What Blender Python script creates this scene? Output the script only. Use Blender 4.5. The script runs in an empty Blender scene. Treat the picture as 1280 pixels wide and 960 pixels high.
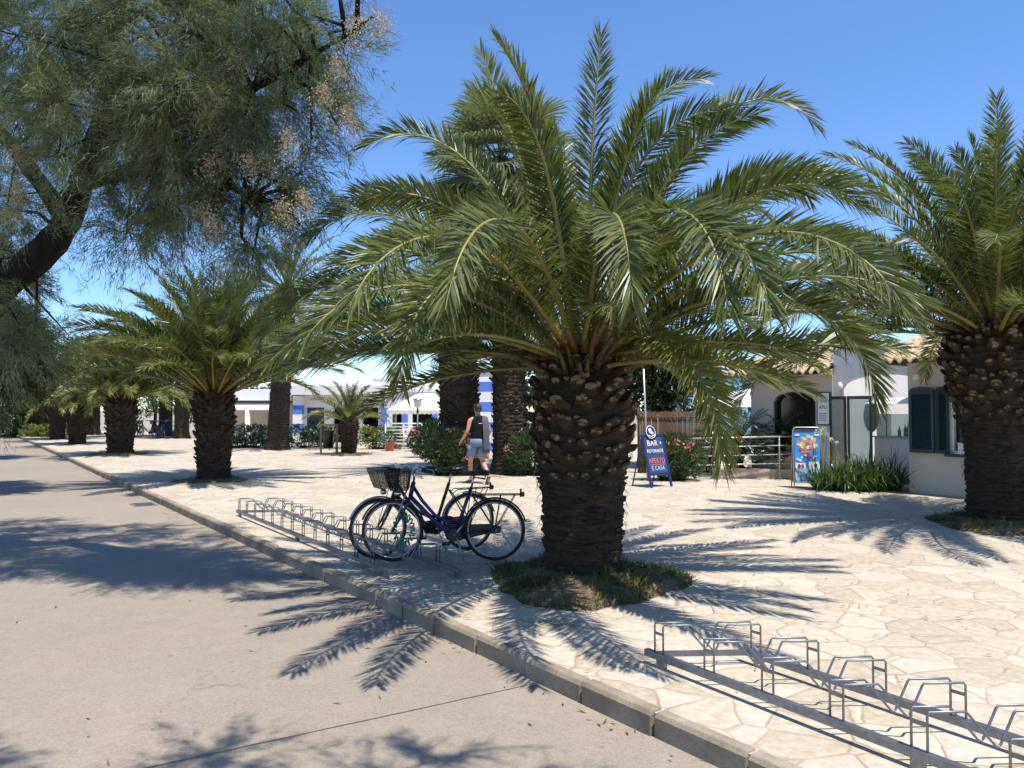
import bpy, bmesh, math, random
import numpy as np
from mathutils import Vector, Matrix
R = math.radians
PI = math.pi
scene = bpy.context.scene
COL = scene.collection
random.seed(7)
rng = np.random.default_rng(11)

# ---------------------------------------------------------------- helpers
def tag(o, label=None, cat=None, group=None, kind=None):
    if label: o['label'] = label
    if cat: o['category'] = cat
    if group: o['group'] = group
    if kind: o['kind'] = kind
    return o

def empty(name, loc=(0, 0, 0), rz=0.0, label=None, cat=None, group=None):
    o = bpy.data.objects.new(name, None)
    COL.objects.link(o)
    o.location = loc
    o.rotation_euler = (0, 0, rz)
    o.empty_display_size = 0.2
    return tag(o, label, cat, group)

def link(name, me, parent=None, loc=(0, 0, 0), rot=(0, 0, 0)):
    o = bpy.data.objects.new(name, me)
    COL.objects.link(o)
    o.location = loc
    o.rotation_euler = rot
    if parent: o.parent = parent
    return o

def np_mesh(name, V, T, mats, mi=None, smooth=False, tone=None):
    V = np.asarray(V, dtype=np.float32); T = np.asarray(T, dtype=np.int32)
    me = bpy.data.meshes.new(name)
    k = T.shape[1]
    me.vertices.add(len(V)); me.vertices.foreach_set('co', V.ravel())
    me.loops.add(T.size); me.loops.foreach_set('vertex_index', T.ravel())
    me.polygons.add(len(T))
    me.polygons.foreach_set('loop_start', np.arange(0, T.size, k, dtype=np.int32))
    me.polygons.foreach_set('loop_total', np.full(len(T), k, dtype=np.int32))
    for m in mats: me.materials.append(m)
    if mi is not None: me.polygons.foreach_set('material_index', np.asarray(mi, dtype=np.int32))
    if smooth: me.polygons.foreach_set('use_smooth', np.ones(len(T), dtype=bool))
    if tone is not None:
        a = me.attributes.new('tone', 'FLOAT', 'POINT')
        a.data.foreach_set('value', np.asarray(tone, dtype=np.float32))
    me.update(calc_edges=True)
    return me

class MB:
    """collects hard-surface geometry and links it as one mesh object"""
    def __init__(s): s.v = []; s.f = []; s.m = []; s.sm = []
    def add(s, vs, fs, m=0, smooth=False):
        b = len(s.v)
        s.v += [tuple(v) for v in vs]
        for f in fs:
            s.f.append([i + b for i in f]); s.m.append(m); s.sm.append(smooth)
    def box(s, x0, x1, y0, y1, z0, z1, m=0):
        s.add([(x0, y0, z0), (x1, y0, z0), (x1, y1, z0), (x0, y1, z0), (x0, y0, z1), (x1, y0, z1), (x1, y1, z1), (x0, y1, z1)],
              [(0, 3, 2, 1), (4, 5, 6, 7), (0, 1, 5, 4), (1, 2, 6, 5), (2, 3, 7, 6), (3, 0, 4, 7)], m)
    def prism(s, pts, z0, z1, m=0):
        n = len(pts)
        vs = [(p[0], p[1], z0) for p in pts] + [(p[0], p[1], z1) for p in pts]
        fs = [tuple(range(n - 1, -1, -1)), tuple(range(n, 2 * n))] + [(i, (i + 1) % n, n + (i + 1) % n, n + i) for i in range(n)]
        s.add(vs, fs, m)
    def tube(s, pts, r, n=8, m=0, caps=True, closed=False, squash=1.0):
        P = [Vector(p) for p in pts]; k = len(P)
        rs = list(r) if isinstance(r, (list, tuple)) else [r] * k
        tang = []
        for i in range(k):
            if closed: t = P[(i + 1) % k] - P[(i - 1) % k]
            else: t = P[min(i + 1, k - 1)] - P[max(i - 1, 0)]
            tang.append(t.normalized() if t.length > 1e-9 else Vector((0, 0, 1)))
        up = Vector((0, 0, 1)) if abs(tang[0].z) < .9 else Vector((1, 0, 0))
        a = tang[0].cross(up).normalized()
        vs = []
        for i in range(k):
            a = (a - tang[i] * a.dot(tang[i]))
            a = a.normalized() if a.length > 1e-6 else tang[i].orthogonal().normalized()
            b = tang[i].cross(a)
            for j in range(n):
                th = 2 * PI * j / n
                vs.append(P[i] + (a * math.cos(th) + b * math.sin(th) * squash) * rs[i])
        fs = []
        for i in range(k if closed else k - 1):
            i2 = (i + 1) % k
            for j in range(n):
                fs.append((i * n + j, i * n + (j + 1) % n, i2 * n + (j + 1) % n, i2 * n + j))
        if caps and not closed:
            fs.append(tuple(range(n - 1, -1, -1))); fs.append(tuple(range((k - 1) * n, k * n)))
        s.add(vs, fs, m, True)
    def loft(s, rings, m=0, caps=True, smooth=True):
        n = len(rings[0]); vs = [p for r in rings for p in r]; fs = []
        for i in range(len(rings) - 1):
            for j in range(n):
                fs.append((i * n + j, i * n + (j + 1) % n, (i + 1) * n + (j + 1) % n, (i + 1) * n + j))
        if caps:
            fs.append(tuple(range(n - 1, -1, -1))); fs.append(tuple(range((len(rings) - 1) * n, len(rings) * n)))
        s.add(vs, fs, m, smooth)
    def ball(s, c, rx, ry=None, rz=None, nu=10, nv=7, m=0):
        ry = ry or rx; rz = rz or rx
        rings = []
        for i in range(nv + 1):
            ph = -PI / 2 + PI * (i + .001) / (nv + .002)
            rings.append([(c[0] + rx * math.cos(ph) * math.cos(2 * PI * j / nu), c[1] + ry * math.cos(ph) * math.sin(2 * PI * j / nu), c[2] + rz * math.sin(ph)) for j in range(nu)])
        s.loft(rings, m)
    def mesh(s, name, mats):
        me = bpy.data.meshes.new(name)
        me.from_pydata(s.v, [], s.f)
        for m in (mats if isinstance(mats, (list, tuple)) else [mats]): me.materials.append(m)
        me.polygons.foreach_set('material_index', s.m)
        me.polygons.foreach_set('use_smooth', s.sm)
        me.update()
        return me
    def build(s, name, mats, parent=None, loc=(0, 0, 0), rot=(0, 0, 0), bevel=0):
        o = link(name, s.mesh(name, mats), parent, loc, rot)
        if bevel:
            b = o.modifiers.new('bevel', 'BEVEL'); b.width = bevel; b.segments = 2; b.limit_method = 'ANGLE'; b.angle_limit = R(40)
        return o

def dup(o, parent=None):
    c = o.copy(); COL.objects.link(c)
    if parent: c.parent = parent
    for ch in list(o.children): dup(ch, c)
    return c

def arch_wall(mb, x0, x1, z0, z1, th, ops, m=0, N=14):
    """wall in the local xz plane, front y=0, back y=th; ops = (xa, xb, zbottom, zspring, rise)"""
    xs = {x0, x1}
    for (xa, xb, za, zs, ri) in ops:
        for i in range(N + 1): xs.add(xa + (xb - xa) * i / N)
    xs = sorted(xs)
    def hi(op, x):
        xa, xb, za, zs, ri = op
        u = (x - (xa + xb) / 2) / ((xb - xa) / 2)
        return zs + ri * math.sqrt(max(0, 1 - u * u)) if ri > 0 else zs
    def q(a, b, c, d): mb.add([a, b, c, d], [(0, 1, 2, 3)], m)
    for xa, xb in zip(xs, xs[1:]):
        mid = (xa + xb) / 2
        op = next((o for o in ops if o[0] < mid < o[1]), None)
        segs = [((z0, z0), (z1, z1))] if op is None else [((hi(op, xa), hi(op, xb)), (z1, z1))] + ([((z0, z0), (op[2], op[2]))] if op[2] > z0 else [])
        for (la, lb), (ha, hb) in segs:
            q((xa, 0, la), (xb, 0, lb), (xb, 0, hb), (xa, 0, ha))
            q((xb, th, lb), (xa, th, la), (xa, th, ha), (xb, th, hb))
        if op:
            q((xa, 0, hi(op, xa)), (xa, th, hi(op, xa)), (xb, th, hi(op, xb)), (xb, 0, hi(op, xb)))
            if op[2] > z0: q((xa, 0, op[2]), (xb, 0, op[2]), (xb, th, op[2]), (xa, th, op[2]))
        q((xa, 0, z1), (xb, 0, z1), (xb, th, z1), (xa, th, z1))
    for o in ops:
        for x in (o[0], o[1]):
            q((x, 0, o[2]), (x, th, o[2]), (x, th, hi(o, x)), (x, 0, hi(o, x)))
    q((x0, 0, z0), (x0, 0, z1), (x0, th, z1), (x0, th, z0)); q((x1, 0, z0), (x1, th, z0), (x1, th, z1), (x1, 0, z1))

# ---------------------------------------------------------------- materials
class NT:
    def __init__(s, name):
        s.m = bpy.data.materials.new(name); s.m.use_nodes = True
        s.t = s.m.node_tree; s.t.nodes.clear()
        s.out = s.n('ShaderNodeOutputMaterial')
    def n(s, typ, **kw):
        nd = s.t.nodes.new(typ)
        for k, v in kw.items(): setattr(nd, k, v)
        return nd
    def l(s, a, b): s.t.links.new(a, b)
    def coord(s, scale=(1, 1, 1), kind='Object'):
        tc = s.n('ShaderNodeTexCoord'); mp = s.n('ShaderNodeMapping')
        mp.inputs['Scale'].default_value = scale
        s.l(tc.outputs[kind], mp.inputs['Vector']); return mp.outputs['Vector']
    def noise(s, vec, scale, detail=4, rough=.6):
        nd = s.n('ShaderNodeTexNoise'); nd.inputs['Scale'].default_value = scale
        nd.inputs['Detail'].default_value = detail; nd.inputs['Roughness'].default_value = rough
        s.l(vec, nd.inputs['Vector']); return nd
    def ramp(s, fac, stops, interp='LINEAR'):
        nd = s.n('ShaderNodeValToRGB'); cr = nd.color_ramp; cr.interpolation = interp
        while len(cr.elements) < len(stops): cr.elements.new(.5)
        for e, (p, c) in zip(cr.elements, stops): e.position = p; e.color = (*c, 1) if len(c) == 3 else c
        s.l(fac, nd.inputs['Fac']); return nd.outputs['Color']
    def mix(s, fac, a, b, blend='MIX'):
        nd = s.n('ShaderNodeMix', data_type='RGBA', blend_type=blend)
        for sock, v in ((nd.inputs[0], fac), (nd.inputs[6], a), (nd.inputs[7], b)):
            if isinstance(v, (int, float)): sock.default_value = v
            elif isinstance(v, tuple): sock.default_value = (*v, 1)
            else: s.l(v, sock)
        return nd.outputs[2]
    def bsdf(s, col=None, rough=.6, spec=.5, metal=0):
        b = s.n('ShaderNodeBsdfPrincipled')
        b.inputs['Roughness'].default_value = rough; b.inputs['Specular IOR Level'].default_value = spec; b.inputs['Metallic'].default_value = metal
        if isinstance(col, tuple): b.inputs['Base Color'].default_value = (*col, 1)
        elif col is not None: s.l(col, b.inputs['Base Color'])
        s.l(b.outputs[0], s.out.inputs[0]); s.b = b; return b
    def bump(s, h, strength=.3, dist=.02):
        nd = s.n('ShaderNodeBump'); nd.inputs['Strength'].default_value = strength; nd.inputs['Distance'].default_value = dist
        s.l(h, nd.inputs['Height']); s.l(nd.outputs[0], s.b.inputs['Normal']); return nd

def plain(name, col, rough=.6, metal=0, spec=.5, var=.12, nscale=6, bump=0):
    t = NT(name); v = t.coord()
    n = t.noise(v, nscale)
    lo = tuple(c * (1 - var) for c in col); hi = tuple(min(1, c * (1 + var)) for c in col)
    c = t.ramp(n.outputs['Fac'], [(.3, lo), (.7, hi)])
    t.bsdf(c, rough, spec, metal)
    if bump: t.bump(t.noise(v, nscale * 8).outputs['Fac'], bump, .01)
    return t.m

def leafmat(name, c1, c2, cy=None, trans=.3, rough=.45, spec=.4):
    t = NT(name)
    g = t.n('ShaderNodeNewGeometry')
    c = t.ramp(g.outputs['Random Per Island'], [(0, c1), (1, c2)])
    if cy:
        at = t.n('ShaderNodeAttribute', attribute_name='tone')
        c = t.mix(at.outputs['Fac'], c, cy)
    b = t.bsdf(c, rough, spec)
    tr = t.n('ShaderNodeBsdfTranslucent')
    c2n = t.mix(.5, c, (.16, .22, .03), 'MIX')
    t.l(c2n, tr.inputs['Color'])
    mx = t.n('ShaderNodeMixShader'); mx.inputs[0].default_value = trans
    t.l(b.outputs[0], mx.inputs[1]); t.l(tr.outputs[0], mx.inputs[2]); t.l(mx.outputs[0], t.out.inputs[0])
    return t.m

M = {}
# paving: irregular pale limestone flags
def paving_mat():
    t = NT('crazy_paving'); v = t.coord()
    dn = t.noise(v, 2.2, 3)
    vm = t.n('ShaderNodeMixRGB') if False else None
    add = t.n('ShaderNodeVectorMath', operation='MULTIPLY_ADD')
    t.l(dn.outputs['Color'], add.inputs[0]); add.inputs[1].default_value = (.13, .13, 0); t.l(v, add.inputs[2])
    vo = t.n('ShaderNodeTexVoronoi', feature='F1'); vo.inputs['Scale'].default_value = 2.9; t.l(add.outputs[0], vo.inputs['Vector'])
    ve = t.n('ShaderNodeTexVoronoi', feature='DISTANCE_TO_EDGE'); ve.inputs['Scale'].default_value = 2.9; t.l(add.outputs[0], ve.inputs['Vector'])
    sep = t.n('ShaderNodeSeparateColor'); t.l(vo.outputs['Color'], sep.inputs[0])
    stone = t.ramp(sep.outputs[0], [(0, (.34, .27, .18)), (.25, (.42, .36, .26)), (.6, (.48, .43, .335)), (1, (.53, .49, .40))])
    big = t.noise(v, .35, 3); stone = t.mix(t.ramp(big.outputs['Fac'], [(.35, (0, 0, 0)), (.75, (.45, .45, .45))]), stone, (.40, .31, .215))
    fine = t.noise(v, 14, 6, .7); stone = t.mix(.5, stone, t.ramp(fine.outputs['Fac'], [(.3, (.27, .21, .145)), (.62, (.53, .475, .39))]), 'MIX')
    j = t.ramp(ve.outputs['Distance'], [(.008, (1, 1, 1)), (.03, (0, 0, 0))])
    gn = t.noise(v, 1.3, 2); jm = t.mix(t.ramp(gn.outputs['Fac'], [(.4, (.35, .35, .35)), (.62, (1, 1, 1))]), (0, 0, 0), j)
    c = t.mix(jm, stone, (.27, .215, .145))
    t.bsdf(c, .75, .35)
    h = t.mix(.3, t.ramp(ve.outputs['Distance'], [(.0, (0, 0, 0)), (.08, (1, 1, 1))]), fine.outputs['Fac'])
    t.bump(h, .35, .02)
    return t.m
M['paving'] = paving_mat()
def road_mat():
    t = NT('pale_concrete_road'); v = t.coord()
    big = t.noise(v, .25, 4); c = t.ramp(big.outputs['Fac'], [(.3, (.215, .178, .139)), (.55, (.262, .219, .172)), (.75, (.30, .252, .198))])
    pk = t.noise(v, .6, 3); c = t.mix(t.ramp(pk.outputs['Fac'], [(.5, (0, 0, 0)), (.75, (.4, .4, .4))]), c, (.325, .23, .167))
    fine = t.noise(v, 70, 5, .75); c = t.mix(.34, c, t.ramp(fine.outputs['Fac'], [(.35, (.11, .093, .075)), (.65, (.42, .36, .29))]))
    cr = t.n('ShaderNodeTexVoronoi', feature='DISTANCE_TO_EDGE'); cr.inputs['Scale'].default_value = .32
    dv = t.noise(v, 1.6, 6, .65); ad = t.n('ShaderNodeVectorMath', operation='MULTIPLY_ADD'); t.l(dv.outputs['Color'], ad.inputs[0]); ad.inputs[1].default_value = (.9, .9, 0); t.l(v, ad.inputs[2]); t.l(ad.outputs[0], cr.inputs['Vector'])
    cm = t.noise(v, .5, 2); c = t.mix(t.mix(t.ramp(cm.outputs['Fac'], [(.5, (0, 0, 0)), (.6, (.55, .55, .55))]), (0, 0, 0), t.ramp(cr.outputs['Distance'], [(.0, (1, 1, 1)), (.004, (0, 0, 0))])), c, (.12, .10, .08))
    pa = t.noise(v, 4.5, 4, .7); c = t.mix(t.ramp(pa.outputs['Fac'], [(.45, (0, 0, 0)), (.75, (.3, .3, .3))]), c, (.36, .315, .25))
    sp = t.n('ShaderNodeTexVoronoi'); sp.inputs['Scale'].default_value = 3.1; t.l(v, sp.inputs['Vector'])
    c = t.mix(t.ramp(sp.outputs['Distance'], [(.035, (.6, .6, .6)), (.06, (0, 0, 0))]), c, (.13, .11, .10))
    st = t.noise(v, 1.1, 6, .7); c = t.mix(t.ramp(st.outputs['Fac'], [(.56, (0, 0, 0)), (.72, (.35, .35, .35))]), c, (.24, .205, .18))
    t.bsdf(c, .8, .3); t.bump(fine.outputs['Fac'], .18, .006); return t.m
M['road'] = road_mat()
def kerb_mat():
    t = NT('kerb_stone'); v = t.coord()
    n = t.noise(v, 3, 5); c = t.ramp(n.outputs['Fac'], [(.3, (.19, .15, .107)), (.7, (.37, .315, .235))])
    f = t.noise(v, 40, 5, .8); c = t.mix(t.ramp(f.outputs['Fac'], [(.5, (0, 0, 0)), (.66, (.7, .7, .7))]), c, (.2, .165, .13))
    t.bsdf(c, .85, .3); t.bump(f.outputs['Fac'], .5, .012); return t.m
M['kerb'] = kerb_mat()
def bark_mat(name, a, b, sc=(1, 1, 6), bump=.6):
    t = NT(name); v = t.coord(sc)
    n = t.noise(v, 5, 6, .7); c = t.ramp(n.outputs['Fac'], [(.3, a), (.7, b)])
    t.bsdf(c, .9, .2); t.bump(t.noise(v, 14, 6, .7).outputs['Fac'], bump, .03); return t.m
M['palm_bark'] = bark_mat('palm_fibre', (.018, .013, .009), (.075, .056, .040), (1, 1, 5), .9)
M['boot'] = bark_mat('palm_leaf_base', (.022, .015, .010), (.078, .056, .038), (2, 2, 2))
M['boot_cut'] = bark_mat('palm_cut_face', (.085, .055, .032), (.25, .19, .125), (2, 2, 2), .3)
M['tam_bark'] = bark_mat('tamarisk_bark', (.008, .0065, .005), (.032, .025, .019), (2, 2, 1.2), 1)
M['palm_leaf'] = leafmat('palm_leaflet', (.034, .050, .014), (.175, .20, .050), (.27, .26, .05), .30, .40, .42)
M['rachis'] = plain('palm_rachis', (.22, .20, .055), .45, var=.25, nscale=3)
M['rachis_orange'] = plain('palm_petiole_base', (.22, .11, .03), .6, var=.3, nscale=5)
M['fan_leaf'] = leafmat('fan_leaf', (.10, .13, .055), (.25, .28, .13), (.30, .23, .13), .3, .42, .45)
M['tam_leaf'] = leafmat('tamarisk_spray', (.075, .092, .055), (.25, .28, .165), None, .42, .6, .2)
M['tam_blossom'] = leafmat('tamarisk_seed_tassel', (.40, .29, .17), (.62, .49, .33), None, .25, .8, .1)
M['tam_shaded'] = leafmat('shaded_tamarisk_spray', (.020, .028, .017), (.075, .092, .055), None, .25, .6, .2)  # tamarisk leaf colour darkened to carry the shade of the big tree
M['ole_leaf'] = leafmat('oleander_leaf', (.025, .05, .018), (.075, .12, .04), None, .25, .4, .45)
M['dark_leaf'] = leafmat('dark_tree_leaf', (.012, .022, .010), (.045, .065, .026), None, .15, .4, .4)
M['bright_leaf'] = leafmat('yellow_green_leaf', (.11, .14, .03), (.22, .24, .06), None, .3, .55, .3)
M['mid_leaf'] = leafmat('mid_green_leaf', (.03, .065, .02), (.08, .14, .04), None, .25, .5, .4)
M['strap_leaf'] = leafmat('strap_leaf', (.03, .065, .018), (.09, .15, .045), None, .22, .3, .5)
M['cycad_leaf'] = leafmat('cycad_leaf', (.012, .028, .012), (.035, .065, .025), None, .12, .28, .6)
M['grass'] = leafmat('dry_grass', (.035, .055, .016), (.19, .17, .065), None, .25, .7, .2)
M['pink'] = leafmat('pink_petal', (.62, .20, .20), (.78, .38, .34), None, .3, .6, .2)
M['white_petal'] = leafmat('white_petal', (.7, .7, .6), (.82, .8, .7), None, .3, .6, .2)
M['soil'] = plain('dry_soil', (.15, .105, .062), .95, var=.35, nscale=9, bump=.6)
M['sand'] = plain('dusty_ground', (.29, .245, .18), .95, var=.2, nscale=1.5, bump=.2)
M['plaster'] = plain('pale_plaster', (.60, .53, .455), .9, var=.05, nscale=2, bump=.12)
M['white_plaster'] = plain('white_plaster', (.78, .755, .72), .88, var=.04, nscale=2, bump=.1)
M['pink_plaster'] = plain('pink_plaster', (.55, .44, .36), .9, var=.08, nscale=3, bump=.12)
M['blue_paint'] = plain('blue_paint', (.09, .20, .62), .55, var=.06, nscale=3)
M['dark_blue'] = plain('dark_blue_paint', (.02, .06, .14), .4, var=.15)
M['teal_wall'] = plain('pale_teal_paint', (.22, .42, .55), .8, var=.06)
M['tile'] = plain('cream_roof_tile', (.50, .39, .24), .85, var=.22, nscale=7, bump=.3)
M['shutter'] = plain('dark_green_paint', (.012, .035, .035), .45, var=.2, nscale=4)
M['dark'] = plain('interior_shade', (.012, .012, .013), .7)  # near-black colour that holds the shade inside the rooms
M['steel'] = plain('galvanised_steel', (.22, .23, .24), .48, metal=.85, var=.2, nscale=25, bump=.05)
M['rail'] = plain('satin_rail', (.48, .47, .43), .4, metal=.55, var=.1)
M['white_metal'] = plain('white_painted_metal', (.74, .74, .72), .45, var=.06)
M['black'] = plain('black_paint', (.014, .014, .015), .4, var=.2)
M['rubber'] = plain('black_rubber', (.018, .018, .018), .8, var=.2)
M['bikeblue'] = plain('dark_blue_gloss', (.012, .014, .10), .22, var=.1)
M['chrome'] = plain('chrome', (.62, .62, .62), .18, metal=1, var=.05)
M['silver'] = plain('brushed_silver', (.42, .42, .41), .35, metal=.8, var=.1)
M['sign_blue'] = plain('sign_blue_frame', (.014, .026, .15), .4, var=.1)
M['slate'] = plain('blackboard', (.03, .055, .13), .7, var=.2, nscale=12)
M['chalk'] = plain('chalk_white', (.80, .80, .80), .9, var=.05)
M['chalk_pink'] = plain('chalk_pink', (.72, .16, .22), .9)
M['chalk_blue'] = plain('chalk_blue', (.32, .60, .85), .9)
M['poster_blue'] = plain('poster_blue', (.04, .27, .70), .35, var=.15, nscale=3)
M['poster_light'] = plain('poster_light_blue', (.30, .55, .82), .35, var=.1, nscale=6)
for nm, c in (('yellow', (.80, .52, .05)), ('red', (.62, .05, .05)), ('green', (.25, .48, .08)), ('orange', (.80, .25, .05)), ('cream', (.78, .70, .55)), ('brown', (.14, .06, .035)), ('violet', (.3, .2, .55))):
    M['ink_' + nm] = plain('ink_' + nm, c, .4, var=.1)
M['reed'] = bark_mat('reed_screen', (.06, .035, .02), (.16, .095, .055), (60, 60, 1.5), .5)
M['wood'] = bark_mat('worn_wood', (.22, .15, .08), (.36, .27, .16), (2, 2, 9), .3)
M['terracotta'] = plain('terracotta', (.42, .13, .06), .8, var=.15)
M['red_plastic'] = plain('red_plastic', (.50, .03, .03), .4)
M['canvas'] = plain('cream_canvas', (.76, .70, .58), .85, var=.05, nscale=3)
M['white_canvas'] = plain('white_canvas', (.82, .82, .82), .8, var=.03)
M['skin'] = plain('skin', (.46, .24, .16), .55, var=.08, nscale=8)
M['hair'] = plain('dark_hair', (.014, .010, .008), .55, var=.3, nscale=60, bump=.4)
M['tank'] = plain('black_cotton', (.010, .011, .014), .9, spec=.12, var=.25, nscale=12)
M['denim'] = plain('light_denim', (.14, .20, .31), .85, var=.25, nscale=30, bump=.2)
M['towel'] = plain('grey_towel', (.085, .085, .095), .95, var=.2, nscale=40, bump=.4)
M['shoe'] = plain('grey_brown_shoe', (.10, .085, .07), .8)
M['lock_green'] = plain('green_cable', (.015, .36, .16), .35)
M['joint'] = plain('tar_joint', (.15, .12, .10), .9)
M['lens_red'] = plain('red_lens', (.40, .02, .02), .25)
def cloth_pattern():
    t = NT('patterned_beach_cloth'); v = t.coord()
    n = t.noise(v, 22, 2); c = t.ramp(n.outputs['Fac'], [(.4, (.55, .16, .08)), (.5, (.75, .62, .5)), (.6, (.5, .2, .14))], 'CONSTANT')
    t.bsdf(c, .9, .2); return t.m
M['pattern'] = cloth_pattern()
def glassmat(name, col, rough=.06, alpha=.35):
    t = NT(name); b = t.bsdf(col, rough, .6)
    tr = t.n('ShaderNodeBsdfTransparent'); tr.inputs[0].default_value = (.85, .93, .93, 1)
    mx = t.n('ShaderNodeMixShader'); mx.inputs[0].default_value = alpha
    v = t.coord(); 
    t.l(tr.outputs[0], mx.inputs[1]); t.l(b.outputs[0], mx.inputs[2]); t.l(mx.outputs[0], t.out.inputs[0]); return t.m
M['glass'] = glassmat('clear_glass', (.30, .42, .42))
M['dark_glass'] = plain('dark_window_glass', (.012, .014, .016), .08, var=.1)
def meshmat():
    t = NT('basket_mesh'); v = t.coord()
    b = t.bsdf((.02, .02, .02), .5, .3)
    tr = t.n('ShaderNodeBsdfTransparent'); mx = t.n('ShaderNodeMixShader'); mx.inputs[0].default_value = .55
    n = t.noise(v, 300, 1); t.l(t.ramp(n.outputs['Fac'], [(.45, (.25, .25, .25)), (.55, (.9, .9, .9))]), mx.inputs[0])
    t.l(tr.outputs[0], mx.inputs[1]); t.l(b.outputs[0], mx.inputs[2]); t.l(mx.outputs[0], t.out.inputs[0]); return t.m
M['mesh'] = meshmat()
def washed_trunk():
    t = NT('ringed_palm_trunk'); v = t.coord((1, 1, 9))
    n = t.noise(v, 3, 5, .7); c = t.ramp(n.outputs['Fac'], [(.3, (.045, .036, .028)), (.7, (.17, .14, .11))])
    t.bsdf(c, .9, .2); t.bump(n.outputs['Fac'], .9, .03); return t.m
M['ring_trunk'] = washed_trunk()
M['litter'] = leafmat('dry_leaf_bits', (.07, .045, .022), (.20, .14, .07), None, .1, .9, .1)
M['stub'] = bark_mat('dry_petiole', (.045, .032, .018), (.16, .115, .065), (2, 2, 2), .3)

# ---------------------------------------------------------------- frames of reference
DK = Vector((-.5843, .8115, 0)); NK = Vector((.8115, .5843, 0)); K0 = Vector((3.83, 0, 0))
def L(s, p, z=0): return K0 + DK * s + NK * p + Vector((0, 0, z))
ROAD_Z = -.12
BROT = math.atan2(-.8115, .5843)      # local +x runs along the facades towards the viewer, +y goes back into them

# ---------------------------------------------------------------- ground, road, kerb
mb = MB(); mb.add([(-900, -300, -.9), (900, -300, -.9), (900, 1500, -.9), (-900, 1500, -.9)], [(0, 1, 2, 3)])
tag(mb.build('ground', M['sand']), kind='structure')
mb = MB()
pts = [L(-14, .0), L(-14, 30), L(36, 30), L(47, 8), L(75, 8), L(75, .0)]
mb.prism([(p.x, p.y) for p in reversed(pts)][::-1] if False else [(p.x, p.y) for p in pts][::-1], -.95, 0)
tag(mb.build('plaza_paving', M['paving']), kind='structure')
mb = MB()
pts = [L(-14, -.002), L(75, -.002), L(75, -7.5), L(-14, -7.5)]
mb.prism([(p.x, p.y) for p in pts], -.95, ROAD_Z)
tag(mb.build('road', M['road']), kind='structure')
mb = MB()
pts = [L(-14, -7.5), L(75, -7.5), L(75, -60), L(-14, -60)]
mb.prism([(p.x, p.y) for p in pts], -.95, -.09)
tag(mb.build('verge', M['sand']), kind='structure')
mb = MB(); s = -6.0; rr = random.Random(3)
def kerbstone(s0, s1, w):
    j = rr.uniform(-.008, .008); h = .004 + rr.uniform(-.004, .004)
    b = [L(s0, -w + j), L(s1, -w + j), L(s1, .06), L(s0, .06)]
    c = .018
    t = [L(s0 + .006, -w + j + c), L(s1 - .006, -w + j + c), L(s1 - .006, .058), L(s0 + .006, .058)]
    lo = [(p.x, p.y, -.2) for p in b]; mi_ = [(p.x, p.y, h - c) for p in b]; hi_ = [(p.x, p.y, h + .008) for p in t]
    vs = lo + mi_ + hi_
    fs = [(8, 9, 10, 11)]
    for k in range(4):
        fs += [(k, (k + 1) % 4, 4 + (k + 1) % 4, 4 + k), (4 + k, 4 + (k + 1) % 4, 8 + (k + 1) % 4, 8 + k)]
    mb.add(vs, fs)
while s < 70:
    l = rr.uniform(.5, .62) if s < 25 else 1.2
    kerbstone(s, s + l - .018, .03); s += l
# dark joint bed behind the stones
tag(mb.build('kerb', M['kerb'], bevel=.006), kind='structure')
# thin expansion joint in the road surface
mb = MB()
a = Vector((-1.82, 3.84, 0)); b = Vector((-.02, 4.92, 0)); u = (b - a).normalized(); a2 = a - u * 3; b2 = b + u * 2.0; nn = Vector((-u.y, u.x, 0)) * .0042
P = [a2 + (b2 - a2) * (i / 40) + nn * random.uniform(-1, 1) * .7 for i in range(41)]
vs = []; 
for p in P: vs += [(p.x - nn.x, p.y - nn.y, ROAD_Z + .004), (p.x + nn.x, p.y + nn.y, ROAD_Z + .004)]
mb.add(vs, [(2 * i, 2 * i + 2, 2 * i + 3, 2 * i + 1) for i in range(40)])
tag(mb.build('road_joint', M['joint']), kind='structure')
# drain grate
o = empty('drain_grate', (0, 0, 0), 0, 'small dark rectangular drain cover set in the road beside the kerb', 'drain cover')
o.location = (-6.85, 14.35, ROAD_Z + .004); o.rotation_euler[2] = math.atan2(DK.y, DK.x)
mb = MB(); mb.box(-.28, .28, -.2, .2, -.03, .004); mb.build('cover_plate', M['joint'], o, bevel=.003)
mb = MB()
for i in range(9): mb.box(-.24 + i * .055, -.21 + i * .055, -.15, .15, .004, .010)
mb.build('grating', M['steel'], o)

rl = np.random.default_rng(77); n = 900
cx_ = rl.choice([0, 1, 2, 3], n, p=[.35, .2, .25, .2])
px_ = np.where(cx_ == 0, .68 + rl.normal(0, 1.5, n), np.where(cx_ == 1, 7 + rl.normal(0, 1.8, n), 0)); py_ = np.where(cx_ == 0, 7.44 + rl.normal(0, 1.4, n), np.where(cx_ == 1, 11 + rl.normal(0, 1.5, n), 0))
sk_ = rl.uniform(2, 30, n); pk_ = np.where(cx_ == 2, -.03 - np.abs(rl.normal(0, .12, n)), rl.uniform(.1, 4, n))
px_ = np.where(cx_ > 1, K0.x + DK.x * sk_ + NK.x * pk_, px_); py_ = np.where(cx_ > 1, K0.y + DK.y * sk_ + NK.y * pk_, py_)
side = (px_ - K0.x) * NK.x + (py_ - K0.y) * NK.y
zz = np.where(side > .0, .016, ROAD_Z + .006); a_ = rl.uniform(0, 2 * PI, n); l_ = rl.uniform(.012, .045, n); w__ = rl.uniform(.003, .008, n)
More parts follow.
